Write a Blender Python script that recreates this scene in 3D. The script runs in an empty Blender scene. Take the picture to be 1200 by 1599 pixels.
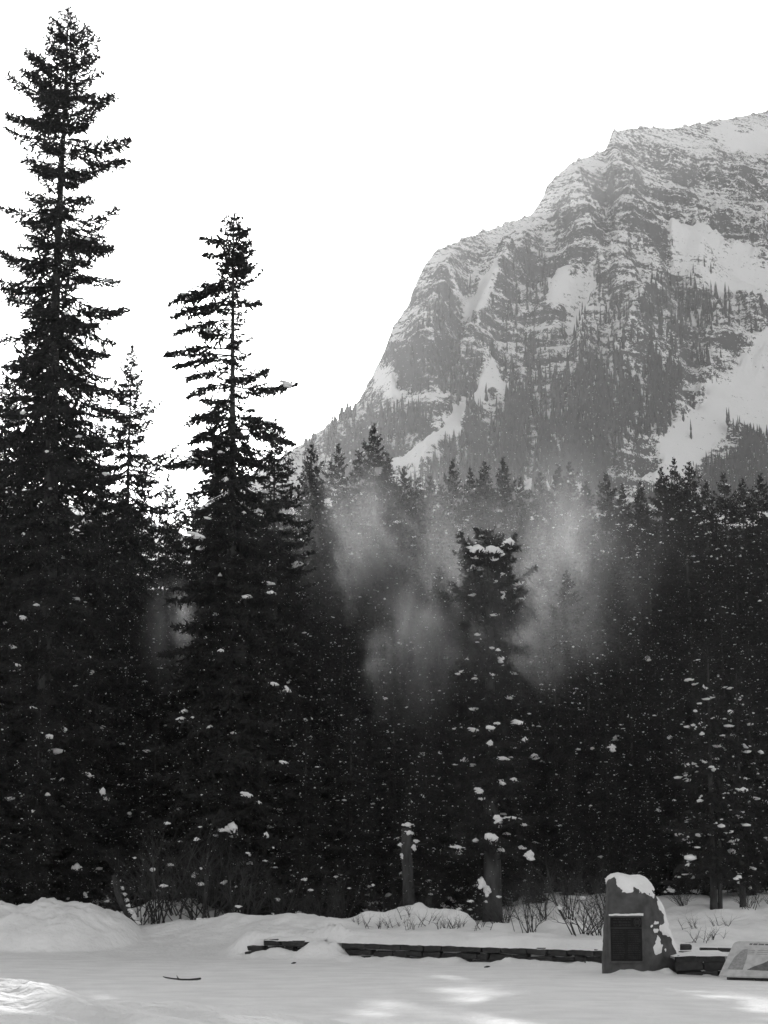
import bpy, bmesh, math, random
import numpy as np
from mathutils import Vector, Matrix, Euler

R = math.radians
random.seed(7)
RNG = np.random.default_rng(7)
scene = bpy.context.scene
COL = scene.collection

# ------------------------------------------------------------------ camera, sky, sun, exposure
F_PX, CX, CY = 3000.0, 600.0, 799.5          # focal length and centre in photograph pixels
CAM_Z, PITCH = 1.6, R(11.07)
cam_d = bpy.data.cameras.new('camera')
cam = bpy.data.objects.new('camera', cam_d)
COL.objects.link(cam)
cam.location = (0, 0, CAM_Z)
cam.rotation_euler = (R(90) + PITCH, 0, 0)
cam_d.sensor_fit = 'VERTICAL'
cam_d.sensor_height = 36.0
cam_d.lens = F_PX / 1599.0 * 36.0
cam_d.clip_start = 0.1
cam_d.clip_end = 20000
scene.camera = cam

SUN_EL, SUN_AZ = R(17.8), R(-3.9)             # azimuth from +Y towards +X
world = bpy.data.worlds.new('World')
scene.world = world
world.use_nodes = True
wn, wl = world.node_tree.nodes, world.node_tree.links
wn.clear()
sky_n = wn.new('ShaderNodeTexSky')
sky_n.sky_type = 'NISHITA'
sky_n.sun_disc = False
sky_n.sun_elevation = SUN_EL
sky_n.sun_rotation = SUN_AZ
sky_n.altitude = 1600
sky_n.air_density = 1.0
sky_n.dust_density = 3.0
bw_n = wn.new('ShaderNodeRGBToBW')            # the photograph is black and white
bg_n = wn.new('ShaderNodeBackground')
bg_n.inputs['Strength'].default_value = 0.15
out_n = wn.new('ShaderNodeOutputWorld')
wl.new(sky_n.outputs[0], bw_n.inputs[0])
wl.new(bw_n.outputs[0], bg_n.inputs[0])
wl.new(bg_n.outputs[0], out_n.inputs[0])

sun_d = bpy.data.lights.new('sun', 'SUN')
sun_d.energy = 2.3
sun_d.angle = R(0.6)
sun_d.color = (1, 1, 1)
sun = bpy.data.objects.new('sun', sun_d)
COL.objects.link(sun)
sdir = Vector((math.sin(SUN_AZ) * math.cos(SUN_EL), math.cos(SUN_AZ) * math.cos(SUN_EL), math.sin(SUN_EL)))
sun.rotation_euler = sdir.to_track_quat('Z', 'Y').to_euler()
sun.location = (-6, 30, 60)

scene.view_settings.view_transform = 'Standard'
scene.view_settings.look = 'None'
scene.view_settings.gamma = 1.0
scene.view_settings.use_curve_mapping = False
scene.view_settings.exposure = 1.12
cy = scene.cycles
cy.max_bounces = 5
cy.diffuse_bounces = 3
cy.glossy_bounces = 2
cy.transmission_bounces = 2
cy.volume_bounces = 1
cy.transparent_max_bounces = 8
cy.use_denoising = True
cy.caustics_reflective = False
cy.caustics_refractive = False

# ------------------------------------------------------------------ helpers
CP, SP = math.cos(PITCH), math.sin(PITCH)

def at(px, py, Y):
    """point at distance Y in front of the camera seen at photograph pixel px, py"""
    dx, dy = (px - CX) / F_PX, (CY - py) / F_PX
    k = Y / (CP - dy * SP)
    return Vector((dx * k, Y, CAM_Z + (SP + dy * CP) * k))

def project(X, Y, Z):
    d = Y * CP + (Z - CAM_Z) * SP
    u = -Y * SP + (Z - CAM_Z) * CP
    return CX + F_PX * X / d, CY - F_PX * u / d

def _hash(i, j, k, seed):
    with np.errstate(over='ignore'):
        h = (i.astype(np.int64).astype(np.uint32) * np.uint32(374761393) + j.astype(np.int64).astype(np.uint32) * np.uint32(668265263)
             + k.astype(np.int64).astype(np.uint32) * np.uint32(2147483647) + np.uint32((seed * 974711 + 12345) & 0xffffffff))
        h = (h ^ (h >> np.uint32(13))) * np.uint32(1274126177)
        h = (h ^ (h >> np.uint32(16))) * np.uint32(2246822519)
        h = h ^ (h >> np.uint32(15))
    return h.astype(np.float64) / 4294967295.0

def vnoise(x, y, seed=0):
    x = np.asarray(x, float); y = np.asarray(y, float)
    x, y = np.broadcast_arrays(x, y)
    xi, yi = np.floor(x), np.floor(y)
    fx, fy = x - xi, y - yi
    fx = fx * fx * fx * (fx * (fx * 6 - 15) + 10); fy = fy * fy * fy * (fy * (fy * 6 - 15) + 10)
    z = np.zeros_like(xi)
    a = _hash(xi, yi, z, seed); b = _hash(xi + 1, yi, z, seed)
    c = _hash(xi, yi + 1, z, seed); d = _hash(xi + 1, yi + 1, z, seed)
    return (a + (b - a) * fx) * (1 - fy) + (c + (d - c) * fx) * fy

def fbm(x, y, oct=4, seed=0, gain=0.5, lac=2.03):
    t, amp, tot = 0, 1.0, 0.0
    x = np.asarray(x, float); y = np.asarray(y, float)
    for o in range(oct):
        t = t + amp * (vnoise(x + 17.3 * o, y - 9.1 * o, seed + o) * 2 - 1)
        tot += amp; amp *= gain; x = x * lac; y = y * lac
    return t / tot

def ridged(x, y, oct=4, seed=0):
    t, amp, tot = 0, 1.0, 0.0
    for o in range(oct):
        t = t + amp * (1 - 2 * np.abs(vnoise(x + 7.7 * o, y + 3.1 * o, seed + o) * 2 - 1))
        tot += amp; amp *= 0.5; x = x * 2.07; y = y * 2.07
    return t / tot

def sstep(a, b, x):
    t = np.clip((x - a) / (b - a), 0, 1)
    return t * t * (3 - 2 * t)

def in_poly(px, py, poly):
    inside = np.zeros(px.shape, bool)
    n = len(poly)
    for i in range(n):
        x0, y0 = poly[i]; x1, y1 = poly[(i + 1) % n]
        c = ((y0 > py) != (y1 > py)) & (px < (x1 - x0) * (py - y0) / (y1 - y0 + 1e-9) + x0)
        inside ^= c
    return inside

def mesh_data(name, V, F, mat=None, smooth=False):
    """V (n,3), F (m,k) array of faces with k corners, or a list of such arrays"""
    if not isinstance(F, (list, tuple)):
        F = [F]
    F = [np.asarray(f, np.int32) for f in F if len(f)]
    me = bpy.data.meshes.new(name)
    V = np.asarray(V, np.float32)
    me.vertices.add(len(V)); me.vertices.foreach_set('co', V.ravel())
    loops = np.concatenate([f.ravel() for f in F])
    tot = np.concatenate([np.full(len(f), f.shape[1], np.int32) for f in F])
    start = np.concatenate([[0], np.cumsum(tot)[:-1]]).astype(np.int32)
    me.loops.add(len(loops)); me.loops.foreach_set('vertex_index', loops)
    me.polygons.add(len(tot)); me.polygons.foreach_set('loop_start', start)
    if smooth:
        me.polygons.foreach_set('use_smooth', np.ones(len(tot), bool))
    me.update(calc_edges=True)
    if mat:
        me.materials.append(mat)
    return me

def link(name, me, parent=None, **props):
    o = bpy.data.objects.new(name, me)
    COL.objects.link(o)
    if parent:
        o.parent = parent
    for k, v in props.items():
        o[k] = v
    return o

def thing(name, label, cat, loc=(0, 0, 0), rz=0.0, group=None):
    o = bpy.data.objects.new(name, None)
    o.empty_display_size = 0.2
    COL.objects.link(o)
    o.location = loc; o.rotation_euler = (0, 0, rz)
    o['label'] = label; o['category'] = cat
    if group:
        o['group'] = group
    return o

def tag(o, label, cat, group=None):
    o['label'] = label; o['category'] = cat
    if group:
        o['group'] = group
    return o

def norm(v):
    return v / np.maximum(np.linalg.norm(v, axis=-1, keepdims=True), 1e-9)

def frames(D):
    up = np.where(np.abs(D[:, 2:3]) > 0.9, np.array([[1.0, 0, 0]]), np.array([[0, 0, 1.0]]))
    a = norm(np.cross(D, up)); b = np.cross(D, a)
    return a, b

def spindles(P0, P1, r, rng, mid=0.4):
    """needle covered twigs: three sided spindles, 5 vertices and 6 triangles each"""
    n = len(P0)
    D = norm(P1 - P0); a, b = frames(D)
    ph = rng.random(n) * 6.28
    M = P0 + (P1 - P0) * mid
    V = np.empty((n, 5, 3))
    V[:, 0] = P0; V[:, 4] = P1
    for k in range(3):
        t = ph + k * 2.0944
        V[:, 1 + k] = M + (np.cos(t)[:, None] * a + np.sin(t)[:, None] * b) * r[:, None]
    f = np.array([[0, 2, 1], [0, 3, 2], [0, 1, 3], [4, 1, 2], [4, 2, 3], [4, 3, 1]])
    F = (np.arange(n) * 5)[:, None, None] + f[None]
    return V.reshape(-1, 3), F.reshape(-1, 3)

def blades(P0, P1, r, rng, mid=.45):
    """needle sprays: flat pointed blades, two triangles each, turned every way"""
    n = len(P0)
    D = norm(P1 - P0); a, b = frames(D)
    ph = rng.random(n) * 6.28
    S = (np.cos(ph)[:, None] * a + np.sin(ph)[:, None] * b) * r[:, None]
    M = P0 + (P1 - P0) * (mid + .2 * (rng.random(n)[:, None] - .5))
    V = np.stack([P0, M + S, P1, M - S], 1)
    F = (np.arange(n) * 4)[:, None, None] + np.array([[0, 1, 2], [0, 2, 3]])[None]
    return V.reshape(-1, 3), F.reshape(-1, 3)

def prisms(P0, P1, r0, r1, k=3):
    """tapered open tubes between point pairs"""
    n = len(P0)
    D = norm(P1 - P0); a, b = frames(D)
    V = np.empty((n, 2 * k, 3))
    for i in range(k):
        t = i * 2 * math.pi / k
        off = math.cos(t) * a + math.sin(t) * b
        V[:, i] = P0 + off * r0[:, None]; V[:, k + i] = P1 + off * r1[:, None]
    f = np.array([[i, (i + 1) % k, k + (i + 1) % k, k + i] for i in range(k)])
    F = (np.arange(n) * 2 * k)[:, None, None] + f[None]
    return V.reshape(-1, 3), F.reshape(-1, 4)

def tube(P, rad, k=8, cap=True, rough=0.0, rng=None):
    """one continuous tapered tube through the points P"""
    P = np.asarray(P, float); rad = np.asarray(rad, float)
    D = norm(np.gradient(P, axis=0))
    ref = np.array([1.0, 0, 0]) if abs(D[:, 0]).mean() < 0.7 else np.array([0, 1.0, 0])
    a = norm(np.cross(D, ref)); b = np.cross(D, a)
    n = len(P)
    V = np.empty((n, k, 3))
    for i in range(k):
        t = i * 2 * math.pi / k
        rr = rad if not rough else rad * (1 + rough * (rng.random(n) * 2 - 1))
        V[:, i] = P + (math.cos(t) * a + math.sin(t) * b) * rr[:, None]
    idx = np.arange(n * k).reshape(n, k)
    q = np.stack([idx[:-1], np.roll(idx, -1, 1)[:-1], np.roll(idx, -1, 1)[1:], idx[1:]], -1).reshape(-1, 4)
    V = V.reshape(-1, 3)
    Fs = [q]
    if cap:
        V = np.vstack([V, P[:1], P[-1:]])
        c0, c1 = n * k, n * k + 1
        r0, r1 = idx[0], idx[-1]
        Fs.append(np.vstack([np.stack([np.full(k, c0), np.roll(r0, -1), r0], -1), np.stack([np.full(k, c1), r1, np.roll(r1, -1)], -1)]))
    return V, Fs

def join(parts):
    """parts: list of (V, F or list of F) -> V, list of F"""
    Vs, Fs, off = [], [], 0
    for V, F in parts:
        for f in (F if isinstance(F, (list, tuple)) else [F]):
            Fs.append(np.asarray(f) + off)
        Vs.append(V); off += len(V)
    byk = {}
    for f in Fs:
        byk.setdefault(f.shape[1], []).append(f)
    return np.vstack(Vs), [np.vstack(v) for v in byk.values()]

def grid_faces(nr, nc):
    idx = np.arange(nr * nc).reshape(nr, nc)
    return np.stack([idx[:-1, :-1], idx[:-1, 1:], idx[1:, 1:], idx[1:, :-1]], -1).reshape(-1, 4)

_ICO = {}
def ico(sub):
    if sub not in _ICO:
        bm = bmesh.new()
        bmesh.ops.create_icosphere(bm, subdivisions=sub, radius=1.0)
        bm.verts.ensure_lookup_table()
        V = np.array([v.co[:] for v in bm.verts]); F = np.array([[v.index for v in f.verts] for f in bm.faces])
        bm.free(); _ICO[sub] = (V, F)
    return _ICO[sub]

def lump(sub, seed, amp=0.25, flat=0.35):
    """lumpy clump of snow, rounded above and flatter below"""
    V, F = ico(sub)
    V = V.copy()
    n = fbm(V[:, 0] * 1.3 + V[:, 2] * 0.7 + seed * 3.7, V[:, 1] * 1.3 - V[:, 2] * 0.9, 3, seed)
    n2 = fbm(V[:, 0] * 2.9 + seed, V[:, 1] * 2.9 + V[:, 2] * 2.1, 2, seed + 9)
    V *= (1 + amp * n * 1.6 + amp * 0.5 * n2)[:, None]
    low = V[:, 2] < 0
    V[low, 2] *= flat
    return V, F

def box_v(x0, x1, y0, y1, z0, z1):
    return np.array([[x0, y0, z0], [x1, y0, z0], [x1, y1, z0], [x0, y1, z0], [x0, y0, z1], [x1, y0, z1], [x1, y1, z1], [x0, y1, z1]], float)
BOX_F = np.array([[0, 3, 2, 1], [4, 5, 6, 7], [0, 1, 5, 4], [1, 2, 6, 5], [2, 3, 7, 6], [3, 0, 4, 7]])

# ------------------------------------------------------------------ materials (all neutral: a black and white photograph)
def mat_new(name):
    m = bpy.data.materials.new(name)
    m.use_nodes = True
    nt = m.node_tree
    return m, nt.nodes, nt.links, nt.nodes['Principled BSDF']

def grey(v):
    return (v, v, v, 1)

def noise_mat(name, lo, hi, scale, rough=0.9, bump=0.0, bscale=None, detail=5.0, dist=0.02, lo_pos=0.35, hi_pos=0.65, spec=0.2, stretch=None):
    m, n, l, p = mat_new(name)
    tc = n.new('ShaderNodeTexCoord')
    mp = n.new('ShaderNodeMapping')
    if stretch:
        mp.inputs['Scale'].default_value = stretch
    l.new(tc.outputs['Object'], mp.inputs['Vector'])
    t = n.new('ShaderNodeTexNoise'); t.inputs['Scale'].default_value = scale; t.inputs['Detail'].default_value = detail
    l.new(mp.outputs[0], t.inputs['Vector'])
    r = n.new('ShaderNodeValToRGB')
    r.color_ramp.elements[0].position = lo_pos; r.color_ramp.elements[0].color = grey(lo)
    r.color_ramp.elements[1].position = hi_pos; r.color_ramp.elements[1].color = grey(hi)
    l.new(t.outputs['Fac'], r.inputs[0]); l.new(r.outputs[0], p.inputs['Base Color'])
    p.inputs['Roughness'].default_value = rough
    p.inputs['Specular IOR Level'].default_value = spec
    if bump:
        t2 = n.new('ShaderNodeTexNoise'); t2.inputs['Scale'].default_value = bscale or scale * 3; t2.inputs['Detail'].default_value = 6
        l.new(mp.outputs[0], t2.inputs['Vector'])
        b = n.new('ShaderNodeBump'); b.inputs['Strength'].default_value = bump; b.inputs['Distance'].default_value = dist
        l.new(t2.outputs['Fac'], b.inputs['Height']); l.new(b.outputs[0], p.inputs['Normal'])
    return m

M_SNOW = noise_mat('snow', 0.76, 0.86, 1.3, 0.85, 0.9, 7.0, 8, 0.06)
M_CLUMP = noise_mat('clump_snow', 0.78, 0.86, 4.0, 0.85, 0.5, 14.0, 6, 0.02)
M_BARK = noise_mat('bark', 0.025, 0.075, 6.0, 0.95, 0.9, 14.0, 6, 0.03, stretch=(1, 1, 0.25))
M_NEEDLE = noise_mat('needles', 0.014, 0.03, 1.6, 0.8, spec=0.12)
M_TWIG = noise_mat('twigs', 0.03, 0.07, 5.0, 0.9)
M_WALL = noise_mat('wall_stone', 0.024, 0.06, 5.0, 0.9, 0.8, 16.0, 6, 0.02)
M_MONO = noise_mat('monument_stone', 0.05, 0.095, 5.0, 0.92, 0.6, 22.0, 8, 0.012)
M_FAR = noise_mat('far_needles', 0.02, 0.04, 0.02, 0.9, spec=0.1)

# ------------------------------------------------------------------ ground
WL = np.array([-3.25, 45.7]); WR = np.array([4.75, 40.6])       # wall line, front face
WD = (WR - WL) / np.linalg.norm(WR - WL); WN = np.array([-WD[1], WD[0]])   # WN points back
WLEN = float(np.linalg.norm(WR - WL))

def wall_uv(x, y):
    return (x - WL[0]) * WD[0] + (y - WL[1]) * WD[1], (x - WL[0]) * WN[0] + (y - WL[1]) * WN[1]

MOUNDS = [(420, 49.6, 1.2, .8, .16), (480, 49.2, .9, .7, .24), (528, 48.6, .6, .6, .12), (575, 49.4, .45, .5, .30), (622, 49.6, .55, .6, .38),
          (655, 49.2, .5, .6, .36), (690, 48.8, .5, .6, .36), (722, 48.5, .45, .5, .30), (760, 47.5, .8, .7, .12), (860, 47.5, .7, .7, .14),
          (1060, 52, .8, .8, .22), (1110, 50, 1.0, .7, .22), (1180, 50.5, .9, .8, .3), (1150, 47, .8, .8, .16), (1095, 46.3, .5, .5, .16),
          (270, 53.2, 1.3, 1.0, .55), (330, 53.0, .9, .9, .35), (300, 50.3, .7, .6, .14), (345, 50.0, .5, .5, .18), (385, 49.8, .5, .5, .2)]

def ground_z(x, y):
    x = np.asarray(x, float); y = np.asarray(y, float)
    u, v = wall_uv(x, y)
    plaza = -0.022 * np.clip(x - 3, 0, 5) + 0.025 * fbm(x * .35, y * .22, 3, 3) + 0.008 * fbm(x * 2.2, y * 2.2, 3, 5)
    # raised ground behind the wall
    top = 0.56 + 0.012 * np.clip(y - 44, 0, 30)
    rightside = sstep(1.5, 5.5, x)
    slope_r = 0.30 - .07 * sstep(5, 6, x) + 0.076 * np.clip(y - 42.6, 0, 15)
    plateau = top * (1 - rightside) + slope_r * rightside
    plateau = plateau + 0.09 * fbm(x * .9, y * .9, 4, 11) + 0.07 * fbm(x * 3, y * 3, 5, 21, .6)
    step_wall = sstep(.12, .34, v)
    step_left = sstep(46.0, 51.0, y + 0.25 * np.sin(x * 1.3))
    lm = sstep(-3.1, -3.9, x)
    step_right = sstep(38.3, 38.9, y)
    rm = sstep(5.0, 5.5, x)
    st = step_wall * (1 - lm) + step_left * lm
    st = st * (1 - rm) + step_right * rm
    z = plaza * (1 - st) + plateau * st
    # snow drifted against the wall foot and spilt over it
    drift = np.exp(-((v + .18) / .28) ** 2) * sstep(-.8, .4, u) * sstep(WLEN + 2, WLEN - .6, u)
    z = z + drift * (0.05 + 0.17 * np.clip(fbm(u * 1.25, v * .6, 4, 31) + .25, 0, 1))
    z = z + (0.27 * np.exp(-((u - 2.33) / .5) ** 4) + .1 * np.exp(-((u - 1.75) / .4) ** 2)) * np.exp(-((v - .0) / .45) ** 2) * (1 + .7 * fbm(x * 3, y * 3, 5, 33, .6))
    z = z + 0.10 * np.exp(-((u - 1.1) / .5) ** 2) * np.exp(-((v + .1) / .3) ** 2)
    z = z + sstep(.9, .2, np.abs(v + .3)) * (1 - lm) * .035 * fbm(x * 5, y * 5, 4, 35, .6)
    z = z + (.03 + .16 * np.clip(fbm(x * 2.6, y * 1.2, 4, 37) + .1, 0, 1)) * np.exp(-((y - 37.85) / .22) ** 2) * sstep(4.1, 4.6, x) * sstep(7.2, 6.4, x)
    # mounds
    for (px, Y, rx, ry, h) in MOUNDS:
        X = (px - 600) / 3000 * Y * 1.02
        z = z + h * np.exp(-((x - X) / rx) ** 2 - ((y - Y) / ry) ** 2) * (1 + .25 * fbm(x * 2.1, y * 2.1, 2, 41))
    # ploughed pile at the left
    wob = 1 + .22 * fbm(x * 1.1, y * 1.1, 4, 51)
    e = ((x + 8.3) / np.where(x < -8.3, 2.3, 1.75)) ** 2 + ((y - 49.3) / 1.8) ** 2
    pile = np.clip(1 - e * .62, 0, None)
    z = z + (1 - np.exp(-2.4 * pile)) * .66 * wob + np.clip(pile * 1.5, 0, 1) * (.17 * ridged(x * 1.3, y * 1.3, 4, 57) + .10 * fbm(x * 3.5, y * 3.5, 5, 58, .6))
    z = z + .12 * np.exp(-((x + 11.0) / 1.5) ** 2 - ((y - 48.0) / 1.6) ** 2)
    # near snow bank
    px_eq = 600 + 3000 * x / 17.4
    h = np.interp(px_eq, [-600, 0, 120, 250, 420, 560, 640, 800, 1000], [1.0, .83, .75, .65, .53, .42, .33, .12, 0])
    crest = 17.0 + .35 * fbm(x * .5, x * 0, 3, 61)
    back = np.exp(-(np.clip(y - crest, 0, None) / .95) ** 2)
    front = 1 - .25 * sstep(0, 7, crest - y)
    bank = h * np.where(y > crest, back, front)
    m = np.clip(bank * 2.2, 0, 1)
    scal = ridged(x * .55 + y * .9 + .5 * fbm(x, y, 2, 71), y * .35 - x * .3, 3, 73)
    z = z + bank + m * (.085 * scal + .05 * fbm(x * 2.5, y * 2.5, 5, 75))
    # beyond the forest front: gentle rise, then level
    z = z + 0.02 * np.clip(y - 60, 0, 60)
    return z

def gz(x, y):
    return float(ground_z(np.array([x]), np.array([y]))[0])

def axis(*segs):
    out = []
    for a, b, s in segs:
        out.append(np.arange(a, b - 1e-6, s))
    return np.concatenate(out + [[segs[-1][1]]])

gx = axis((-6000, -1000, 1000), (-1000, -200, 200), (-200, -40, 20), (-40, -14, 1.5), (-14, 14, .085), (14, 40, 1.5), (40, 200, 20), (200, 1000, 200), (1000, 6000, 1000))
gy = axis((-2000, -100, 380), (-100, 0, 20), (0, 12, 1.0), (12, 20, .08), (20, 35, .16), (35, 53, .08), (53, 64, .35), (64, 140, 3), (140, 500, 45), (500, 6500, 600))
GX, GY = np.meshgrid(gx, gy)
GZ = ground_z(GX, GY)
g_me = mesh_data('ground', np.stack([GX, GY, GZ], -1).reshape(-1, 3), grid_faces(len(gy), len(gx)), M_SNOW, True)
link('ground', g_me, kind='structure')

# ------------------------------------------------------------------ mountain
SKY = np.array([(250, 830), (380, 748), (470, 694), (500, 674), (540, 652), (560, 625), (580, 590), (600, 548), (612, 515), (630, 490), (640, 470), (650, 440),
                (665, 410), (685, 388), (720, 374), (760, 359), (800, 346), (815, 339), (830, 334), (845, 312), (860, 285), (885, 260), (905, 249),
                (945, 233), (950, 223), (958, 204), (985, 199), (1020, 198), (1050, 199), (1100, 191), (1150, 182), (1200, 172), (1330, 142), (1500, 100)], float)
NC, NR = 620, 520
pxs = np.linspace(300, 1420, NC)
sky_py = np.interp(pxs, SKY[:, 0], SKY[:, 1])
dyv = (CY - sky_py) / F_PX
kk = 1.0 / (CP - dyv * SP)
tan_el = (SP + dyv * CP) * kk                  # rise over Y
tan_az = (pxs - CX) / F_PX * kk
Yr = np.interp(pxs, [300, 600, 900, 1200, 1420], [1500, 1560, 1850, 2150, 2350])
Yf = np.interp(pxs, [300, 600, 900, 1200, 1420], [850, 850, 950, 1050, 1100])
zr = CAM_Z + Yr * tan_el
tt = np.linspace(0, 1, NR)[:, None]
MY = Yf + (Yr - Yf) * tt
MX = tan_az * MY
base = zr * tt ** 1.22
P0x, P0y = project(MX, MY, base)
CHUTES = [[(770, 585), (720, 640), (600, 745), (650, 760), (700, 690), (800, 600)],
          [(1230, 540), (1130, 600), (1000, 745), (1060, 735), (1230, 660)],
          [(1035, 330), (1060, 420), (1230, 520), (1230, 430), (1100, 350)],
          [(1090, 200), (1110, 225), (1230, 250), (1230, 190)],
          [(870, 425), (860, 470), (905, 520), (935, 430)],
          [(700, 450), (735, 500), (760, 510), (790, 440)],
          [(580, 585), (590, 620), (640, 625), (610, 570)]]
smooth = np.zeros_like(base)
for c in CHUTES:
    smooth = np.maximum(smooth, in_poly(P0x + 30 * fbm(P0x / 40, P0y / 40, 5, 5, .65), P0y + 30 * fbm(P0x / 40, P0y / 40, 5, 6, .65), c).astype(float))
def blur(a, n):
    for _ in range(n):
        b = np.pad(a, 1, mode='edge')
        a = (b[1:-1, :-2] + b[1:-1, 2:] + b[:-2, 1:-1] + b[2:, 1:-1] + b[1:-1, 1:-1]) / 5
    return a
smooth = blur(smooth, 3)
env = sstep(0, .12, tt) * sstep(1.0, .90, tt)
rgh = 1 - .93 * smooth
wx_ = MX + 18 * fbm(MX / 60, MY / 90, 3, 2)
h = base + env * (1 - .75 * smooth) * (22 * ridged(wx_ / 120, MY / 330, 3, 101) + 20 * ridged(wx_ / 46, MY / 120, 4, 105) + 9 * fbm(MX / 40, MY / 60, 4, 111))
def along(lines, w):
    """closeness to lines traced over the face"""
    d = np.full(base.shape, 1e9)
    for ln in lines:
        for (x0, y0), (x1, y1) in zip(ln[:-1], ln[1:]):
            t = np.clip(((P0x - x0) * (x1 - x0) + (P0y - y0) * (y1 - y0)) / ((x1 - x0) ** 2 + (y1 - y0) ** 2), 0, 1)
            d = np.minimum(d, np.hypot(P0x - x0 - t * (x1 - x0), P0y - y0 - t * (y1 - y0)))
    d = d + 6 * fbm(P0x / 18, P0y / 18, 3, 77)
    return np.exp(-(np.clip(d, 0, None) / w) ** 2)
BUTTRESS = [[(962, 235), (985, 290), (1010, 350), (1085, 395), (1100, 415)], [(835, 350), (812, 400), (775, 480), (745, 560)], [(905, 275), (900, 340), (930, 420)], [(700, 410), (690, 480), (660, 580)], [(1130, 520), (1180, 560), (1240, 600)], [(1020, 520), (960, 600), (930, 680)]]
GULLY = [[(865, 310), (850, 400), (800, 460), (765, 520)], [(945, 300), (955, 380), (900, 470), (880, 560)], [(1040, 330), (1110, 390), (1220, 450)], [(735, 400), (725, 480), (700, 560)], [(1060, 440), (1090, 520), (1080, 620)]]
h = h + env * (26 * along(BUTTRESS, 26) - 20 * along(GULLY, 18))
h = h + env * rgh * (7 * fbm(MX / 17, MY / 26, 4, 121))
amp_big = np.clip(.35 + 1.2 * fbm(MX / 180, MY / 200, 3, 131), 0, 1) * rgh
amp_mid = np.clip(.5 + 1.1 * fbm(MX / 90, MY / 130, 3, 141), 0, 1) * rgh
amp_sml = np.clip(.55 + 1.0 * fbm(MX / 60, MY / 60, 3, 151), 0, 1) * rgh
def terrace(h, s, P, sharp):
    f = s / P - np.floor(s / P)
    g = np.where(f < sharp, f / sharp * .18, .18 + (f - sharp) / (1 - sharp) * .82)
    return h + P * (g - f)
warp = 14 * fbm(MX / 120, MY / 160, 3, 161)
top_env = sstep(1.0, .93, tt)
for P, sh, A in ((74, .62, amp_big * .95), (27, .6, amp_mid * 1.0), (10.5, .58, amp_sml * 1.0)):
    s = h + .10 * MX + warp
    h = h + (terrace(h, s, P, sh) - h) * A * env
h = h + (2.2 * fbm(MX / 9, MY / 9, 3, 171)) * env * rgh
h = np.maximum(h, -5)
# keep the crest the highest thing seen in each direction
lim = CAM_Z + MY * tan_el - (1 - tt) * 6
h = np.where(tt < .985, np.minimum(h, lim), h)
crest_n = 5 * fbm(pxs / 7, pxs * 0, 4, 181)
h[-1] += crest_n
# far side
back_rows = []
for d, dz in ((60, -20), (400, -260), (1200, -900)):
    back_rows.append((MX[-1] * (1 + d / Yr), MY[-1] + d, np.maximum(h[-1] + dz, -8)))
AX = np.vstack([MX] + [b[0][None] for b in back_rows]); AY = np.vstack([MY] + [b[1][None] for b in back_rows]); AZ = np.vstack([h] + [b[2][None] for b in back_rows])
mt, n_, l_, p_ = mat_new('mountain_rock_and_snow')
geo = n_.new('ShaderNodeNewGeometry'); sep = n_.new('ShaderNodeSeparateXYZ'); l_.new(geo.outputs['Normal'], sep.inputs[0])
tc = n_.new('ShaderNodeTexCoord')
mp = n_.new('ShaderNodeMapping'); mp.inputs['Scale'].default_value = (1, 1, 1.6); l_.new(tc.outputs['Object'], mp.inputs[0])
n1 = n_.new('ShaderNodeTexNoise'); n1.inputs['Scale'].default_value = .2; n1.inputs['Detail'].default_value = 8; n1.inputs['Roughness'].default_value = .72; l_.new(mp.outputs[0], n1.inputs['Vector'])
n2 = n_.new('ShaderNodeTexNoise'); n2.inputs['Scale'].default_value = .018; n2.inputs['Detail'].default_value = 4; l_.new(tc.outputs['Object'], n2.inputs['Vector'])
def math_n(op, a, b):
    m = n_.new('ShaderNodeMath'); m.operation = op
    for i, q in enumerate((a, b)):
        if isinstance(q, (int, float)):
            m.inputs[i].default_value = q
        else:
            l_.new(q, m.inputs[i])
    return m.outputs[0]
sm_at = n_.new('ShaderNodeAttribute'); sm_at.attribute_name = 'smooth_snow'
mp3 = n_.new('ShaderNodeMapping'); mp3.inputs['Scale'].default_value = (.22, .22, 2.0); mp3.inputs['Rotation'].default_value = (R(6), R(9), 0); l_.new(tc.outputs['Object'], mp3.inputs[0])
n3 = n_.new('ShaderNodeTexNoise'); n3.inputs['Scale'].default_value = .09; n3.inputs['Detail'].default_value = 5; l_.new(mp3.outputs[0], n3.inputs['Vector'])
n4 = n_.new('ShaderNodeTexNoise'); n4.inputs['Scale'].default_value = .55; n4.inputs['Detail'].default_value = 4; n4.inputs['Roughness'].default_value = .7; l_.new(mp.outputs[0], n4.inputs['Vector'])
v = math_n('ADD', math_n('ADD', math_n('MULTIPLY', sep.outputs['Z'], .72), .15), math_n('MULTIPLY', math_n('SUBTRACT', n1.outputs['Fac'], .5), 1.8))
v = math_n('ADD', v, math_n('MULTIPLY', math_n('SUBTRACT', n4.outputs['Fac'], .5), 1.1))
v = math_n('ADD', v, math_n('MULTIPLY', math_n('SUBTRACT', n3.outputs['Fac'], .5), .9))
v = math_n('ADD', v, math_n('MULTIPLY', math_n('SUBTRACT', n2.outputs['Fac'], .5), .45))
v = math_n('ADD', v, math_n('MULTIPLY', sm_at.outputs['Fac'], .34))
rmp = n_.new('ShaderNodeValToRGB')
rmp.color_ramp.elements[0].position = .525; rmp.color_ramp.elements[0].color = grey(.045)
rmp.color_ramp.elements[1].position = .60; rmp.color_ramp.elements[1].color = grey(.78)
l_.new(v, rmp.inputs[0]); l_.new(rmp.outputs[0], p_.inputs['Base Color'])
p_.inputs['Roughness'].default_value = .95; p_.inputs['Specular IOR Level'].default_value = .1
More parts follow.
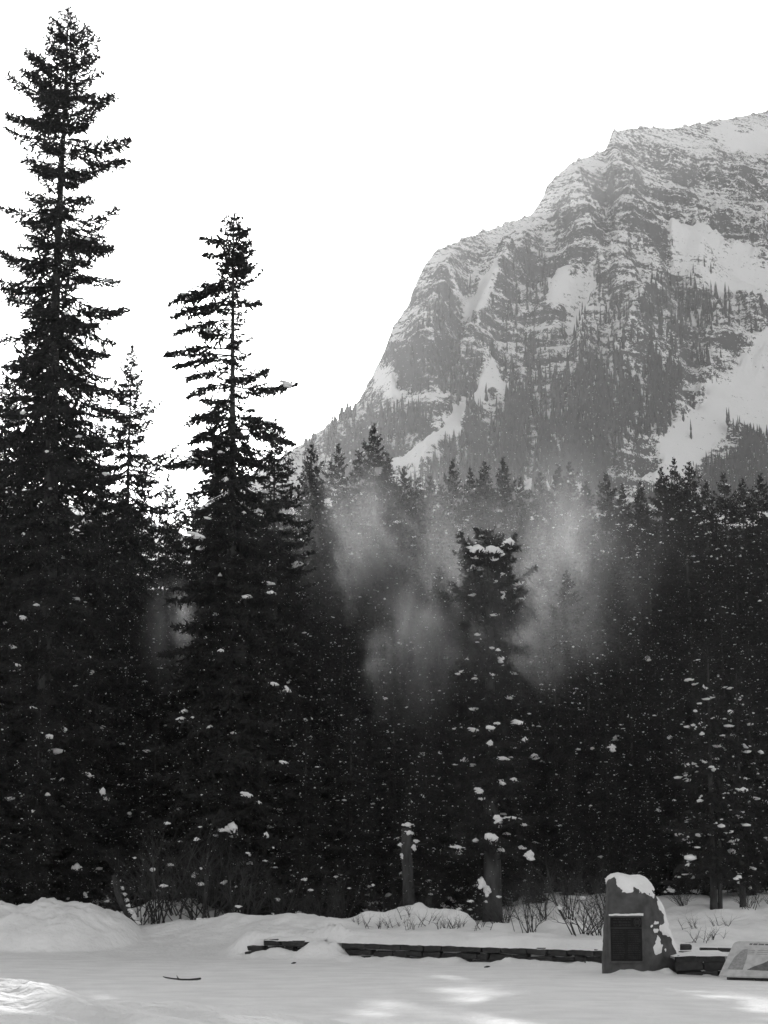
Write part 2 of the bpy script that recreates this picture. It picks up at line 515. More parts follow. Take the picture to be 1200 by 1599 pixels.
bn = n_.new('ShaderNodeBump'); bn.inputs['Strength'].default_value = .8; bn.inputs['Distance'].default_value = 2.5
l_.new(n1.outputs['Fac'], bn.inputs['Height']); l_.new(bn.outputs[0], p_.inputs['Normal'])
m_me = mesh_data('mountain', np.stack([AX, AY, AZ], -1).reshape(-1, 3), grid_faces(AX.shape[0], NC), mt, True)
att = m_me.attributes.new('smooth_snow', 'FLOAT', 'POINT')
att.data.foreach_set('value', np.concatenate([smooth.ravel(), np.zeros(3 * NC)]).astype(np.float32))
link('mountain', m_me, kind='structure')

# trees growing on the mountain, far too many and too far to tell apart
MPX, MPY = project(MX, MY, h)
dens = np.zeros_like(h)
WOODS = [([(470, 700), (560, 640), (620, 640), (680, 640), (640, 690), (590, 770), (470, 800)], 1.0),
         ([(620, 800), (690, 705), (760, 650), (860, 590), (960, 560), (1060, 590), (1040, 680), (940, 720), (960, 800)], 1.15),
         ([(860, 430), (900, 500), (1130, 520), (1140, 460), (1040, 440), (980, 430)], .34),
         ([(640, 560), (660, 650), (800, 640), (900, 600), (900, 520), (760, 540)], .2),
         ([(900, 500), (900, 600), (1080, 620), (1130, 560), (1080, 510)], .16),
         ([(980, 800), (1080, 750), (1150, 705), (1230, 660), (1230, 800)], 1.3),
         ([(1000, 640), (1000, 720), (1100, 700), (1220, 640), (1220, 620), (1100, 660)], .16),
         ([(660, 460), (660, 520), (830, 500), (900, 440), (830, 400)], .12),
         ([(1040, 380), (1240, 420), (1240, 560), (1140, 520)], .06)]
for poly, w in WOODS:
    dens = np.maximum(dens, w * in_poly(MPX + 14 * fbm(MPX / 25, MPY / 25, 3, 7), MPY + 22 * fbm(MPX / 16, MPY / 40, 3, 8), poly))
dens *= np.clip(.5 + 1.5 * fbm(MPX / 14, MPY / 70, 3, 19), .04, 1.6)
dens *= 1 - .96 * np.clip(smooth * 1.3, 0, 1) * (MPY < 735)
cell = np.gradient(MPX, axis=1) * np.abs(np.gradient(MPY, axis=0))
wgt = (dens * np.clip(cell, 0, 20)).ravel(); wgt[(MPY.ravel() > 800)] = 0
NT = 5200
pick = RNG.choice(len(wgt), NT, p=wgt / wgt.sum())
tp = np.stack([MX.ravel()[pick], MY.ravel()[pick], h.ravel()[pick]], -1) + RNG.normal(0, 1.2, (NT, 3)) * [1, 1, 0]
TH = 9 + 9 * RNG.random(NT) ** 1.3
TH *= np.interp(MPX.ravel()[pick], [470, 620], [.5, 1.0])
TW = TH * (.075 + .055 * RNG.random(NT))
Vt = np.empty((NT, 14, 3)); off = RNG.random(NT) * 6.28
for k in range(5):
    a = off + k * 1.2566
    for ring, (zf, rf) in enumerate(((.05, 1.0), (.42, .62))):
        rr = TW * rf * (.75 + .5 * RNG.random(NT))
        Vt[:, ring * 7 + k] = tp + np.stack([np.cos(a) * rr, np.sin(a) * rr, TH * (zf + .05 * RNG.random(NT))], -1)
Vt[:, 5] = tp + np.stack([0 * TH, 0 * TH, TH * .66], -1); Vt[:, 6] = tp - [0, 0, 3]
Vt[:, 12] = tp + np.stack([RNG.normal(0, .2, NT), 0 * TH, TH], -1); Vt[:, 13] = tp + np.stack([0 * TH, 0 * TH, TH * .3], -1)
fl = []
for b in (0, 7):
    for k in range(5):
        fl += [[b + k, b + (k + 1) % 5, b + 5], [b + (k + 1) % 5, b + k, b + 6]]
Fm = (np.arange(NT) * 14)[:, None, None] + np.array(fl)[None]
w_me = mesh_data('mountain_wood', Vt.reshape(-1, 3), Fm.reshape(-1, 3), M_FAR)
tag(link('mountain_wood', w_me, kind='stuff'), 'thin dark conifers scattered over the snowy mountain face', 'wood')

# pale slope far away, seen in the gap between the tall trees
fx = np.linspace(-900, -150, 120); fy = np.linspace(2600, 3400, 40)
FX, FY = np.meshgrid(fx, fy)
FZ = (np.interp(FX, [-900, -560, -430, -300, -150], [760, 690, 640, 590, 540])) * sstep(2600, 3400, FY) + 26 * ridged(FX / 150, FY / 300, 4, 201) * sstep(2600, 2800, FY)
link('far_hill', mesh_data('far_hill', np.stack([FX, FY, FZ], -1).reshape(-1, 3), grid_faces(40, 120), mt, True), kind='structure')

# ------------------------------------------------------------------ conifers
class Crown:
    def __init__(self, seed):
        self.rng = np.random.default_rng(seed); self.p0 = []; self.p1 = []; self.r = []; self.wood = []; self.sites = []
    def branch(self, start, end, arc=0.0, step=.12, tw=1.0, needle=.024, clear=.12, hang=.25, sub=3):
        """one bough from start to end, with side twigs set with needles"""
        g = self.rng
        s = np.asarray(start, float); e = np.asarray(end, float)
        L = float(np.linalg.norm(e - s))
        if L < .05:
            return
        u = np.linspace(0, 1, 6)[:, None]
        P = s + (e - s) * u
        P[:, 2] += (arc * L * (u * (u - 1)) * 4 * .5)[:, 0]          # arc > 0 sags in the middle, tip turns up
        P[1:-1] += g.normal(0, .012 * L, (4, 3))
        self.wood.append((P[:-1], P[1:], np.linspace(.008 + .013 * L, .006, 6)))
        n = max(3, int(L * (1 - clear) / step))
        uu = clear + (1 - clear) * (np.arange(n) + g.random(n)) / n
        x = uu * 5; i = np.minimum(x.astype(int), 4); f = (x - i)[:, None]
        Q = P[i] * (1 - f) + P[i + 1] * f
        T = norm(P[i + 1] - P[i])
        S = norm(np.cross(T, [0, 0, 1.0]))
        sl = min(1.0, L / .7); needle = needle * (.45 + .55 * sl)
        for side in (-1, 1):
            l = np.minimum((.34 * L * (1 - uu) ** .7 + .13 * sl) * tw, .75) * (.55 + .65 * g.random(n))
            ang = .75 + .35 * g.random(n)
            D = T * np.cos(ang)[:, None] + side * S * np.sin(ang)[:, None]
            D[:, 2] -= hang * g.random(n) - .08
            D = norm(D)
            E = Q + D * l[:, None]
            self.p0.append(Q); self.p1.append(E); self.r.append(needle * (.7 + .6 * g.random(n)))
            for k in range(sub):
                vv = (.15 + .8 * g.random(n))[:, None]
                B = Q + (E - Q) * vv
                rd = g.normal(0, 1, (n, 3)) * [.8, .8, .85]
                D2 = norm(D * .8 + rd * .7 - [0, 0, .18])
                l2 = (.08 + .13 * g.random(n)) * (.35 + .65 * sl) * tw * (.6 + .8 * l / .4).clip(.6, 1.5)
                self.p0.append(B); self.p1.append(B + D2 * l2[:, None]); self.r.append(needle * (.6 + .6 * g.random(n)))
        # tip
        self.p0.append(P[-2:-1]); self.p1.append(P[-1:] + T[-1:] * .06); self.r.append(np.array([needle * 1.1]))
        if L > .35:
            k = min(4, 1 + int(L / .5))
            for q in range(k):
                t = .45 + .5 * g.random()
                j = min(int(t * 5), 4); fr = t * 5 - j
                self.sites.append((P[j] * (1 - fr) + P[j + 1] * fr, norm((e - s)[None])[0], L))
    def build(self, name):
        P0, P1, r = np.vstack(self.p0), np.vstack(self.p1), np.concatenate(self.r)
        A = blades(P0, P1, r, self.rng)
        W0 = np.vstack([w[0] for w in self.wood]); W1 = np.vstack([w[1] for w in self.wood])
        r0 = np.concatenate([w[2][:-1] for w in self.wood]); r1 = np.concatenate([w[2][1:] for w in self.wood])
        B = prisms(W0, W1, r0, r1, 3)
        V, F = join([A, B])
        return mesh_data(name, V, F, M_NEEDLE)

def conifer(seed, H, radius, low=.06, spacing=.4, per=5, step=.13, needle=.026, sub=3, lean=0.0, gap=.0, var=.45, rag=.0):
    """crown and trunk of a spruce of height H; radius(h from top in metres) -> bough length"""
    g = np.random.default_rng(seed)
    c = Crown(seed + 1)
    z = H - .22
    phi = g.random() * 6.28
    wx = lambda zz: lean * math.sin(zz * .35 + seed)
    while z > H * low:
        d = H - z
        n = per if d > 1 else max(3, per - 1)
        sp = spacing * (.45 + .55 * min(1, d / 3))
        for k in range(n):
            phi += 2.39996 + g.normal(0, .25)
            if g.random() < gap:
                continue
            L = radius(d) * (1 - var + var * 1.5 * g.random())
            if rag:
                L *= 1 - rag + 2 * rag * float(vnoise(z * .8, (phi % 6.283) * 1.1, seed))
            zz = z + g.normal(0, sp * .35)
            zz = min(zz, H - .03)
            fr = d / H
            slope = .75 - 1.35 * min(1, fr * 2.4) + g.normal(0, .12)
            slope = max(slope, -.55)
            dirv = np.array([math.cos(phi), math.sin(phi), slope]); dirv /= np.linalg.norm(dirv)
            s = np.array([wx(zz), 0, zz])
            c.branch(s, s + dirv * L, arc=.18 + .12 * g.random(), step=step, needle=needle, sub=sub, clear=.1)
        z -= sp * (.8 + .4 * g.random())
    # leader
    for q in range(3):
        c.p0.append(np.array([[wx(H), 0, H - .6]])); c.p1.append(np.array([[wx(H), 0, H + .12]])); c.r.append(np.array([.028]))
    n = 16
    zz = np.linspace(0, H, n)
    tr = np.stack([[wx(q) for q in zz], 0 * zz, zz - .15], -1)
    rad = (.012 + .0115 * H * (1 - zz / H) ** .9) * (1 + .35 * np.exp(-zz / .35))
    tv, tf = tube(tr, rad, 9, True, .08, g)
    return c, mesh_data('trunk', tv, tf, M_BARK, True)

def clump_mesh(seed):
    """a load of snow: a few lumps run together along the bough"""
    g = np.random.default_rng(seed)
    parts = []
    for k in range(8):
        V, F = lump(2 if k < 4 else 1, seed * 7 + k, .3, .6)
        s = (.6, .5, .42, .36, .26, .2, .16, .13)[k]
        sp = .55 + .08 * k
        parts.append((V * s * [1.1, .9, .8] + [g.uniform(-sp, sp) * (k > 0), g.uniform(-.5, .3) * (k > 0), g.uniform(-.5, .3) * (k > 0)], F))
    return mesh_data('snow_clump', *join(parts), M_CLUMP, True)
CLUMPS = [clump_mesh(s) for s in (3, 8, 14, 22, 31)]

def flecks_mesh(sites, n, seed, s0=.05, s1=.13):
    g = np.random.default_rng(seed)
    parts = []
    for q in range(n):
        P, D, L = sites[g.integers(len(sites))]
        V, F = lump(1, int(g.integers(1000)), .45, .6)
        s = s0 + (s1 - s0) * g.random() ** 2.2
        V = V * [s * (1 + 1.3 * g.random()), s * (.7 + .5 * g.random()), s * (.5 + .6 * g.random())]
        a = math.atan2(D[1], D[0]) + g.normal(0, .4); ca, sa = math.cos(a), math.sin(a)
        V = V @ np.array([[ca, sa, 0], [-sa, ca, 0], [0, 0, 1]])
        parts.append((V + P + g.normal(0, .10, 3) * [1, 1, .6] + [0, 0, .03], F))
    V, F = join(parts)
    return mesh_data('snow_flecks', V, F, M_CLUMP, True)

class Proto:
    """a kind of tree: meshes and snow sites shared by its copies"""
    def __init__(self, seed, H, radius, n_fleck, fl=(.05, .13), **kw):
        c, self.trunk = conifer(seed, H, radius, **kw)
        self.H = H; self.sites = c.sites
        self.crown = c.build('crown')
        self.flecks = flecks_mesh([s for s in c.sites], n_fleck, seed + 5, *fl) if n_fleck else None

TREE_N = [0]
def plant(proto, loc, H, wide, rz, name, label, group, n_clump=3, clump=(.14, .3), parts=True):
    s = H / proto.H
    t = thing(name, label, 'tree', loc, rz, group)
    t.scale = (s * wide, s * wide, s)
    link('trunk', proto.trunk, t); link('crown', proto.crown, t)
    if proto.flecks:
        link('snow_flecks', proto.flecks, t, kind='stuff')
    g = random.Random(TREE_N[0]); TREE_N[0] += 1
    big = [q for q in proto.sites if q[2] > .6]
    for k in range(n_clump):
        P, D, L = big[g.randrange(len(big))]
        o = link('snow_clump', CLUMPS[g.randrange(5)], t)
        o.location = (P[0], P[1], P[2] + .05)
        q = (clump[0] + (clump[1] - clump[0]) * g.random() ** 2) / s
        o.scale = (q * g.uniform(.9, 1.5) / wide, q * g.uniform(.7, 1.0) / wide, q * g.uniform(.6, 1.0))
        o.rotation_euler = (g.uniform(-.2, .2), g.uniform(-.2, .2), math.atan2(D[1], D[0]))
    return t

def by_pixel(px, top_py, Y):
    p = at(px, top_py, Y)
    z0 = gz(p.x, Y)
    return (p.x, Y, z0 - .05), p.z - z0

def world_clump(tree, px, py, Y, w_px, h_px, k=0, rz=0.0):
    """a particular clump of snow on a tree, found in the photograph"""
    p = at(px, py, Y)
    m = Y / F_PX
    o = link('snow_clump', CLUMPS[k % 5], tree)
    inv = Matrix.LocRotScale(tree.location, tree.rotation_euler, tree.scale).inverted()
    q = inv @ p
    o.location = q
    o.scale = (w_px * m / 2 / tree.scale.x, w_px * m / 2 * .8 / tree.scale.y, h_px * m / 1.45 / tree.scale.z)
    o.rotation_euler = (0, rz, -tree.rotation_euler.z)
    return o

def boughs_under(c, base, loads, Y):
    """every heavy load of snow lies on a bough"""
    for (px, py, w, dy) in loads:
        e = np.array(at(px, py, Y + dy) - Vector(base))
        L = math.hypot(e[0], e[1])
        s0 = np.array([0, 0, e[2] + .12 * L - .02])
        c.branch(s0, s0 + (e + [0, 0, -.06] - s0) * (1 + (.12 + .5 * w / 58) / max(L, .4)), arc=.08, step=.07, tw=.9, needle=.034, sub=5)

# --- the tall spruce at the left
pA, HA = by_pixel(105, 5, 56)
profA = lambda d: float(np.interp(d, [0, .4, .9, 1.5, 2.2, 3.0, 4, 5.2, 6.5, 8, 10, 12, 16, 22, 28],
                                  [.06, .26, .55, .8, 1.05, 1.35, 1.45, 1.25, 1.45, 1.55, 1.7, 1.9, 2.2, 2.4, 2.5]))
cA, trA = conifer(11, HA, profA, low=.05, spacing=.35, per=7, step=.08, needle=.032, sub=4, lean=.05, gap=.16, var=.6, rag=.34)
for (px0, py0, px1, py1) in ((100, 185, 12, 182), (112, 225, 203, 218), (100, 110, 42, 80), (100, 130, 40, 112), (112, 240, 198, 250), (100, 400, 2, 395), (112, 480, 196, 482), (100, 430, 5, 450), (112, 150, 178, 150), (110, 380, 175, 388)):
    a = at(px0, py0, 56); b = at(px1, py1, 56 - .3)
    o = Vector(pA)
    cA.branch(np.array(a - o), np.array(b - o), arc=.25, step=.06, needle=.034, sub=6)
LOAD_A = ((40, 1243, 16, 12), (45, 1380, 22, 16), (12, 1375, 16, 14), (28, 1415, 32, 24), (38, 965, 14, 10), (120, 1355, 16, 22), (20, 1010, 14, 8), (165, 740, 16, 9),
                                     (160, 1237, 14, 14), (168, 1247, 12, 8), (50, 185, 14, 8), (150, 367, 16, 6), (50, 1105, 9, 8), (30, 1262, 9, 14), (5, 1395, 16, 20))
boughs_under(cA, pA, [(px, py, w, -1.4) for px, py, w, hh in LOAD_A], 56)
tA = thing('tall_spruce', 'tallest dark spruce, its spire rising high into the white sky', 'tree', pA)
link('trunk', trA, tA); link('crown', cA.build('crown'), tA)
link('snow_flecks', flecks_mesh([s for s in cA.sites if s[0][2] < 20], 70, 77, .05, .13), tA, kind='stuff')
for i, (px, py, w, hh) in enumerate(LOAD_A):
    world_clump(tA, px, py, 54.6, w, hh, i)

# --- the half bare spruce in front of the sun
YB = 54.0
pB, HB = by_pixel(368, 329, YB)
def profB(d):
    return float(np.interp(d, [0, .4, 1.0, 1.6, 2.3, 3.2, 5.5, 5.9, 6.4, 8, 12, 20], [.1, .34, .5, .65, .52, .42, .5, .9, 1.25, 1.5, 1.9, 2.1]))
cB, trB = conifer(23, HB, profB, low=.05, spacing=.30, per=6, step=.075, needle=.034, sub=5, lean=.04, gap=.12, var=.5)
Ob = Vector(pB)
for (px0, py0, px1, py1, arc, tw) in ((365, 375, 315, 371, .15, .9), (365, 392, 320, 396, .2, .9), (368, 355, 392, 357, .2, .8), (368, 385, 390, 378, .25, .9), (366, 412, 392, 412, .2, .9),
                                      (368, 447, 412, 420, .25, .5), (366, 440, 318, 442, .1, 1), (366, 452, 266, 474, -.18, 1), (366, 455, 290, 470, -.15, 1.1), (364, 470, 270, 495, -.1, 1), (364, 478, 300, 492, -.1, 1.1),
                                      (366, 468, 405, 472, .15, 1.1), (364, 500, 274, 520, -.08, .9), (362, 528, 320, 523, -.15, 1.5), (362, 545, 258, 553, -.1, .8), (362, 556, 272, 572, -.08, .9), (362, 556, 258, 556, -.05, .5),
                                      (362, 585, 294, 590, -.15, 1.1), (362, 603, 294, 620, -.2, 1.1), (365, 590, 415, 578, .15, 1.2), (365, 603, 462, 600, .1, .9), (365, 610, 440, 606, .1, .8), (362, 640, 296, 660, -.1, 1.2), (365, 650, 440, 670, -.1, 1.2),
                                      (365, 560, 392, 552, .1, .6), (362, 660, 300, 690, -.1, 1.3), (365, 670, 455, 690, -.1, 1.3), (362, 720, 262, 728, -.1, 1.0), (364, 430, 385, 425, .2, 1)):
    a = at(px0, py0, YB); b = at(px1, py1, YB + random.uniform(-.5, .4))
    cB.branch(np.array(a - Ob), np.array(b - Ob), arc=arc, step=.05, tw=tw * .85, needle=.034, sub=6, clear=.2, hang=.5)
LOAD_B = ((292, 461, 36, 11, 0), (325, 516, 18, 10, 0), (450, 600, 26, 12, 0), (420, 660, 26, 8, 0), (300, 722, 18, 14, -.1), (345, 706, 12, 8, -1.2), (352, 750, 14, 11, -1.3), (310, 838, 36, 14, -1.4),
                                         (424, 926, 15, 12, -1.6), (446, 1077, 20, 18, -1.6), (428, 1068, 16, 10, -1.6), (360, 1296, 30, 24, -1.8), (388, 1242, 24, 11, -1.8), (404, 1253, 10, 8, -1.8), (416, 1304, 10, 14, -1.8), (442, 1190, 17, 8, -1.8))
boughs_under(cB, pB, [(px, py, w, dy) for px, py, w, hh, dy in LOAD_B if dy < 0], YB)
tB = thing('half_bare_spruce', 'sparse topped spruce with long bare limbs standing against the glowing sky', 'tree', pB)
link('trunk', trB, tB); link('crown', cB.build('crown'), tB)
link('snow_flecks', flecks_mesh([s for s in cB.sites if s[0][2] < 14], 60, 78, .05, .12), tB, kind='stuff')
for i, (px, py, w, hh, dy) in enumerate(LOAD_B):
    world_clump(tB, px, py, YB + dy, w, hh, i + 2, .15)

# --- forest prototypes
P_FRONT = [Proto(101 + 10 * i, 13.0, (lambda k: lambda d: min(.07 + .38 * d ** k, 2.0))(.92 + .06 * i), 230, fl=(.016, .07), low=lo, spacing=.31, per=6, step=.11, needle=.042, sub=4, lean=.05, gap=.12, var=.55, rag=.25)
           for i, lo in enumerate((.04, .08, .12))]
P_TALL = [Proto(201 + 10 * i, 24.0, (lambda k: lambda d: min(.06 + .42 * d ** k, 2.7))(.90 + .08 * i), 170, fl=(.024, .09), low=.08, spacing=.42, per=6, step=.15, needle=.055, sub=4, lean=.08, gap=.1, var=.5, rag=.25)
          for i in range(3)]
P_SAP = [Proto(301 + 10 * i, 4.0, lambda d: min(.12 + .34 * d, 1.1), 60, fl=(.02, .07), low=.03, spacing=.2, per=6, step=.1, needle=.034, sub=3, gap=.1, var=.5) for i in range(2)]

# trees named one by one: (pixel column, pixel row of the tip, distance, prototype, width, name, label)
SPECIAL = [
    (14, 588, 61, P_TALL[0], 1.0, 'spruce', 'spruce beside the tallest spruce, tip level with its lower boughs'),
    (62, 455, 60, P_TALL[1], .85, 'spruce', 'spruce standing close against the tallest spruce, hidden by its boughs'),
    (207, 534, 66, P_TALL[2], .72, 'spruce', 'slim spire shaped spruce between the tallest spruce and the half bare spruce'),
    (160, 640, 62, P_TALL[0], .8, 'spruce', 'spruce filling the gap under the slim spire shaped spruce'),
    (262, 736, 72, P_TALL[0], .8, 'spruce', 'spruce in the gap left of the half bare spruce, under the pale far slope'),
    (432, 648, 60, P_TALL[1], .85, 'spruce', 'bushy spruce just behind the right side of the half bare spruce'),
    (487, 690, 76, P_TALL[2], .85, 'spruce', 'spruce behind the bushy spruce, its tip below the snowy ridge end'),
    (585, 660, 92, P_TALL[0], .85, 'spruce', 'tallest of the back row spruces, tip before the snowy gully'),
]
for (px, py, Y, pr, wide, nm, lb) in SPECIAL:
    loc, H = by_pixel(px, py, Y)
    plant(pr, loc, H, wide, random.uniform(0, 6.28), nm, lb, None, 5, (.1, .25))
def before(q):
    for lim, txt in ((600, 'under the low end of the mountain ridge'), (700, 'before the diagonal snow gully'), (830, 'before the dark wooded mountain foot'), (960, 'veiled by the tall streak of blown snow'),
                     (1095, 'before the lower mountain snowfield'), (9999, 'before the dark wood below the lower snowfield')):
        if q < lim:
            return txt
for i, (px, py) in enumerate(((530, 692), (555, 718), (606, 705), (632, 728), (655, 742), (672, 740), (708, 716), (735, 728), (757, 718), (786, 712), (812, 742), (843, 735), (872, 724), (890, 718), (915, 748), (945, 736), (972, 752), (1000, 750),
                              (1032, 728), (1052, 712), (1076, 718), (1102, 748), (1130, 735), (1160, 744), (1188, 738), (1222, 740), (1260, 735), (1300, 750))):
    loc, H = by_pixel(px, py, random.uniform(96, 122))
    plant(P_TALL[i % 3], loc, H, random.uniform(.75, .95), random.uniform(0, 6.28), 'skyline_spruce', 'back row spruce with its tip ' + before(px), 'back row spruces ' + before(px), 2, (.15, .3))

def near(q):
    for lim, txt in ((140, 'around the tallest spruce'), (330, 'between the tallest spruce and the half bare spruce'), (480, 'around the half bare spruce'), (700, 'behind the snow mounds and the broken snag'),
                     (840, 'around the snow loaded spruce'), (945, 'behind the bare shrubs by the monument'), (1090, 'behind the boulder monument'), (9999, 'behind the information panel')):
        if q < lim:
            return txt
def rows(name, label, group, protos, Y0, Y1, step, top0, top1, px0, px1, wide, ncl, cl):
    px = px0
    while px < px1:
        q = px + random.uniform(-.4, .4) * step
        t0 = top0(q) if callable(top0) else top0
        py = t0 + (top1 - t0) * random.random() if not callable(top1) else random.uniform(t0, top1(q))
        loc, H = by_pixel(q, py, random.uniform(Y0, Y1) + (3.5 if (q > 790 or 190 < q < 400) and Y0 < 60 else 0))
        plant(protos[random.randrange(len(protos))], loc, H, wide * random.uniform(.85, 1.2), random.uniform(0, 6.28), name, label + ' ' + near(q), group + ' ' + near(q), ncl, cl)
        px += step
sky_of = lambda q: float(np.interp(q, [-200, 0, 200, 255, 300, 460, 520, 1400], [600, 690, 715, 735, 735, 715, 750, 765]))
rows('spruce', 'tall spruce deep in the forest', 'spruces deep in the forest', P_TALL, 78, 96, 34, lambda q: sky_of(q) + 12, lambda q: sky_of(q) + 110, -180, 1400, .9, 3, (.12, .26))
rows('spruce', 'snow flecked mid forest spruce', 'mid forest spruces', P_TALL, 66, 77, 42, lambda q: sky_of(q) + 120, lambda q: sky_of(q) + 260, -180, 1400, .95, 4, (.10, .24))
rows('young_spruce', 'young front row spruce dotted with snow', 'young front spruces', P_FRONT, 57, 65, 46, lambda q: 960 if q > 500 else 860, lambda q: 1130 if q > 500 else 1050, -180, 1400, 1.0, 5, (.08, .20))
rows('young_spruce', 'low spruce at the forest edge', 'low forest edge spruces', P_FRONT, 53.5, 57, 62, lambda q: 1080, lambda q: 1230, -180, 1380, 1.05, 5, (.07, .18))
rows('spruce_sapling', 'small spruce sapling at the forest foot', 'spruce saplings', P_SAP, 52.5, 58, 70, lambda q: 1280, lambda q: 1370, -150, 1380, 1.0, 4, (.05, .13))

# --- the spruce behind the wall with a thick bare trunk and heavy snow near its broken top
YC = 52.0
pC, HC = by_pixel(748, 822, YC)
pc = at(769, 1425, YC); pC = (pc.x, YC, gz(pc.x, YC) - .05)
profC = lambda d: float(np.interp(d, [0, .4, .8, 1.5, 3, 5, 8, 12], [.12, .5, 1.0, 1.1, .9, .95, 1.2, 1.4]))
cC, trC = conifer(47, HC, profC, low=.2, spacing=.30, per=6, step=.09, needle=.036, sub=5, lean=.05, gap=.15, var=.55, rag=.2)
zz = np.linspace(0, HC * .97, 14)
tv, tf = tube(np.stack([.02 * np.sin(zz), 0 * zz, zz - .2], -1), .235 * (1 - zz / HC) ** .75 + .02 + .05 * np.exp(-zz / .25), 12, True, .05, np.random.default_rng(5))
LOAD_C = ((746, 861, 42, 30, -1.5), (770, 862, 34, 34, -1.5), (794, 849, 26, 18, -1.3), (788, 898, 12, 9, -.9), (732, 855, 12, 6, -.6), (786, 933, 10, 6, -.8),
                                         (766, 1137, 20, 14, -1.1), (765, 1161, 14, 11, -1.1), (742, 1140, 22, 8, -.9), (820, 1155, 9, 14, -.8), (786, 1184, 24, 8, -1.1), (784, 1223, 12, 10, -1.1), (802, 1217, 15, 6, -1),
                                         (780, 1282, 18, 22, -1.1), (800, 1277, 26, 7, -1.1), (818, 1287, 12, 8, -.9), (766, 1308, 26, 24, -1.3), (826, 1336, 22, 16, -1.2), (750, 1235, 18, 12, -1), (714, 1323, 24, 10, -.9), (752, 1378, 16, 24, -.6), (760, 1390, 14, 26, -.5))
boughs_under(cC, pC, [(px, py, w, dy) for px, py, w, hh, dy in LOAD_C if py < 1330], YC)
tC = thing('snow_loaded_spruce', 'spruce with thick bare lower trunk and the heaviest snow loads, behind the wall', 'tree', pC)
link('trunk', mesh_data('trunk', tv, tf, M_BARK, True), tC); link('crown', cC.build('crown'), tC)
link('snow_flecks', flecks_mesh(cC.sites, 120, 79, .04, .11), tC, kind='stuff')
for i, (px, py, w, hh, dy) in enumerate(LOAD_C):
    world_clump(tC, px, py, YC + dy, w, hh, i + 1, .1)

# --- slim trees to the right of the monument
for (px, base_py, top, Y, lb, seed) in ((1118, 1437, 1000, 51.5, 'slim twin stemmed spruce on the open slope behind the monument', 61), (1163, 1432, 1040, 52.5, 'slim single stemmed spruce on the open slope behind the information panel', 67)):
    loc, H = by_pixel(px, top, Y)
    b = at(px, base_py, Y)
    loc = (b.x, Y, gz(b.x, Y) - .05)
    c, tr = conifer(seed, H, lambda d: min(.16 + .26 * d, 1.25), low=.17, spacing=.28, per=5, step=.1, needle=.034, sub=4, lean=.03, gap=.15, var=.5)
    t = thing('slim_spruce', lb, 'tree', loc)
    link('trunk', tr, t)
    if seed == 61:
        zz = np.linspace(0, H * .55, 8)
        link('trunk', mesh_data('trunk', *tube(np.stack([.13 + .02 * zz, 0 * zz + .05, zz - .15], -1), .07 * (1 - zz / H), 7), M_BARK, True), t)
    link('crown', c.build('crown'), t)
    link('snow_flecks', flecks_mesh(c.sites, 130, seed, .03, .10), t, kind='stuff')
    for k in range(9):
        s = c.sites[(k * 37) % len(c.sites)]
        o = link('snow_clump', CLUMPS[k % 5], t); o.location = Vector(s[0]) + Vector((0, 0, .05)); q = .07 + .006 * k; o.scale = (q * 1.3, q, q * .6); o.rotation_euler = (0, .2, math.atan2(s[1][1], s[1][0]))

# --- dead snag with a cap of snow
YS = 52.5
b = at(637, 1432, YS)
t = thing('broken_snag', 'broken dead tree trunk capped with a ball of snow', 'snag', (b.x, YS, gz(b.x, YS) - .05))
top = at(636, 1284, YS).z - gz(b.x, YS)
zz = np.linspace(0, top, 9)
link('trunk', mesh_data('trunk', *tube(np.stack([.03 * np.sin(zz * 2), 0 * zz, zz - .1], -1), .17 - .03 * zz / top + .05 * np.exp(-zz / .2), 10, True, .1, np.random.default_rng(3)), M_BARK, True), t)
for i, (dx, dz, sx, sz) in enumerate(((0, top - .02, .17, .14), (.03, top - .22, .15, .12), (.22, top - .45, .10, .10), (.16, top - .62, .09, .13), (-.12, top - .85, .08, .13), (-.2, top - .55, .07, .12))):
    o = link('snow_clump', CLUMPS[i % 5], t); o.location = (dx, -.08, dz); o.scale = (sx, sx, sz)
for i, (dx, dz) in enumerate(((.4, .35), (-.5, .1), (.35, -.1), (-.35, .3), (.5, -.2))):
    z0 = top * (.35 + .12 * i)
    P = np.array([[0, 0, z0], [dx * .5, -.15, z0 + dz * .4], [dx, -.25, z0 + dz * .3]])
    link('branch_stub', mesh_data('branch_stub', *tube(P, [.03, .02, .008], 5), M_BARK, True), t)

# ------------------------------------------------------------------ bare shrubs
def shrub_mesh(seed, H, n, spread, fine=2, r0=.016, lean=(0, 0)):
    g = np.random.default_rng(seed)
    A0, A1, Ra, Rb = [], [], [], []
    def stem(p, d, L, r, lvl):
        k = 5
        for i in range(k):
            d = d + g.normal(0, .13, 3) + np.array([0, 0, .05]); d /= np.linalg.norm(d)
            q = p + d * L / k
            ra, rb = r * (1 - .75 * i / k), r * (1 - .75 * (i + 1) / k)
            A0.append(p); A1.append(q); Ra.append(ra); Rb.append(rb)
            p = q
            if lvl < fine and i > 0:
                for s in range(1 + int(g.random() < .5)):
                    dd = d + g.normal(0, .55, 3); dd[2] = abs(dd[2]) * .8 + .1; dd /= np.linalg.norm(dd)
                    stem(p, dd, L * (.28 + .3 * g.random()), rb * .7, lvl + 1)
    for i in range(n):
        a = g.random() * 6.28
        d = np.array([math.cos(a) * spread * g.random() + lean[0], math.sin(a) * spread * g.random() + lean[1], 1.0]); d /= np.linalg.norm(d)
        stem(np.array([g.normal(0, .1), g.normal(0, .1), -.12]), d, H * (.6 + .5 * g.random()), r0 * (.7 + .6 * g.random()), 0)
    V, F = prisms(np.array(A0), np.array(A1), np.array(Ra), np.array(Rb), 3)
    return mesh_data('stems', V, F, M_TWIG), np.array(A1)

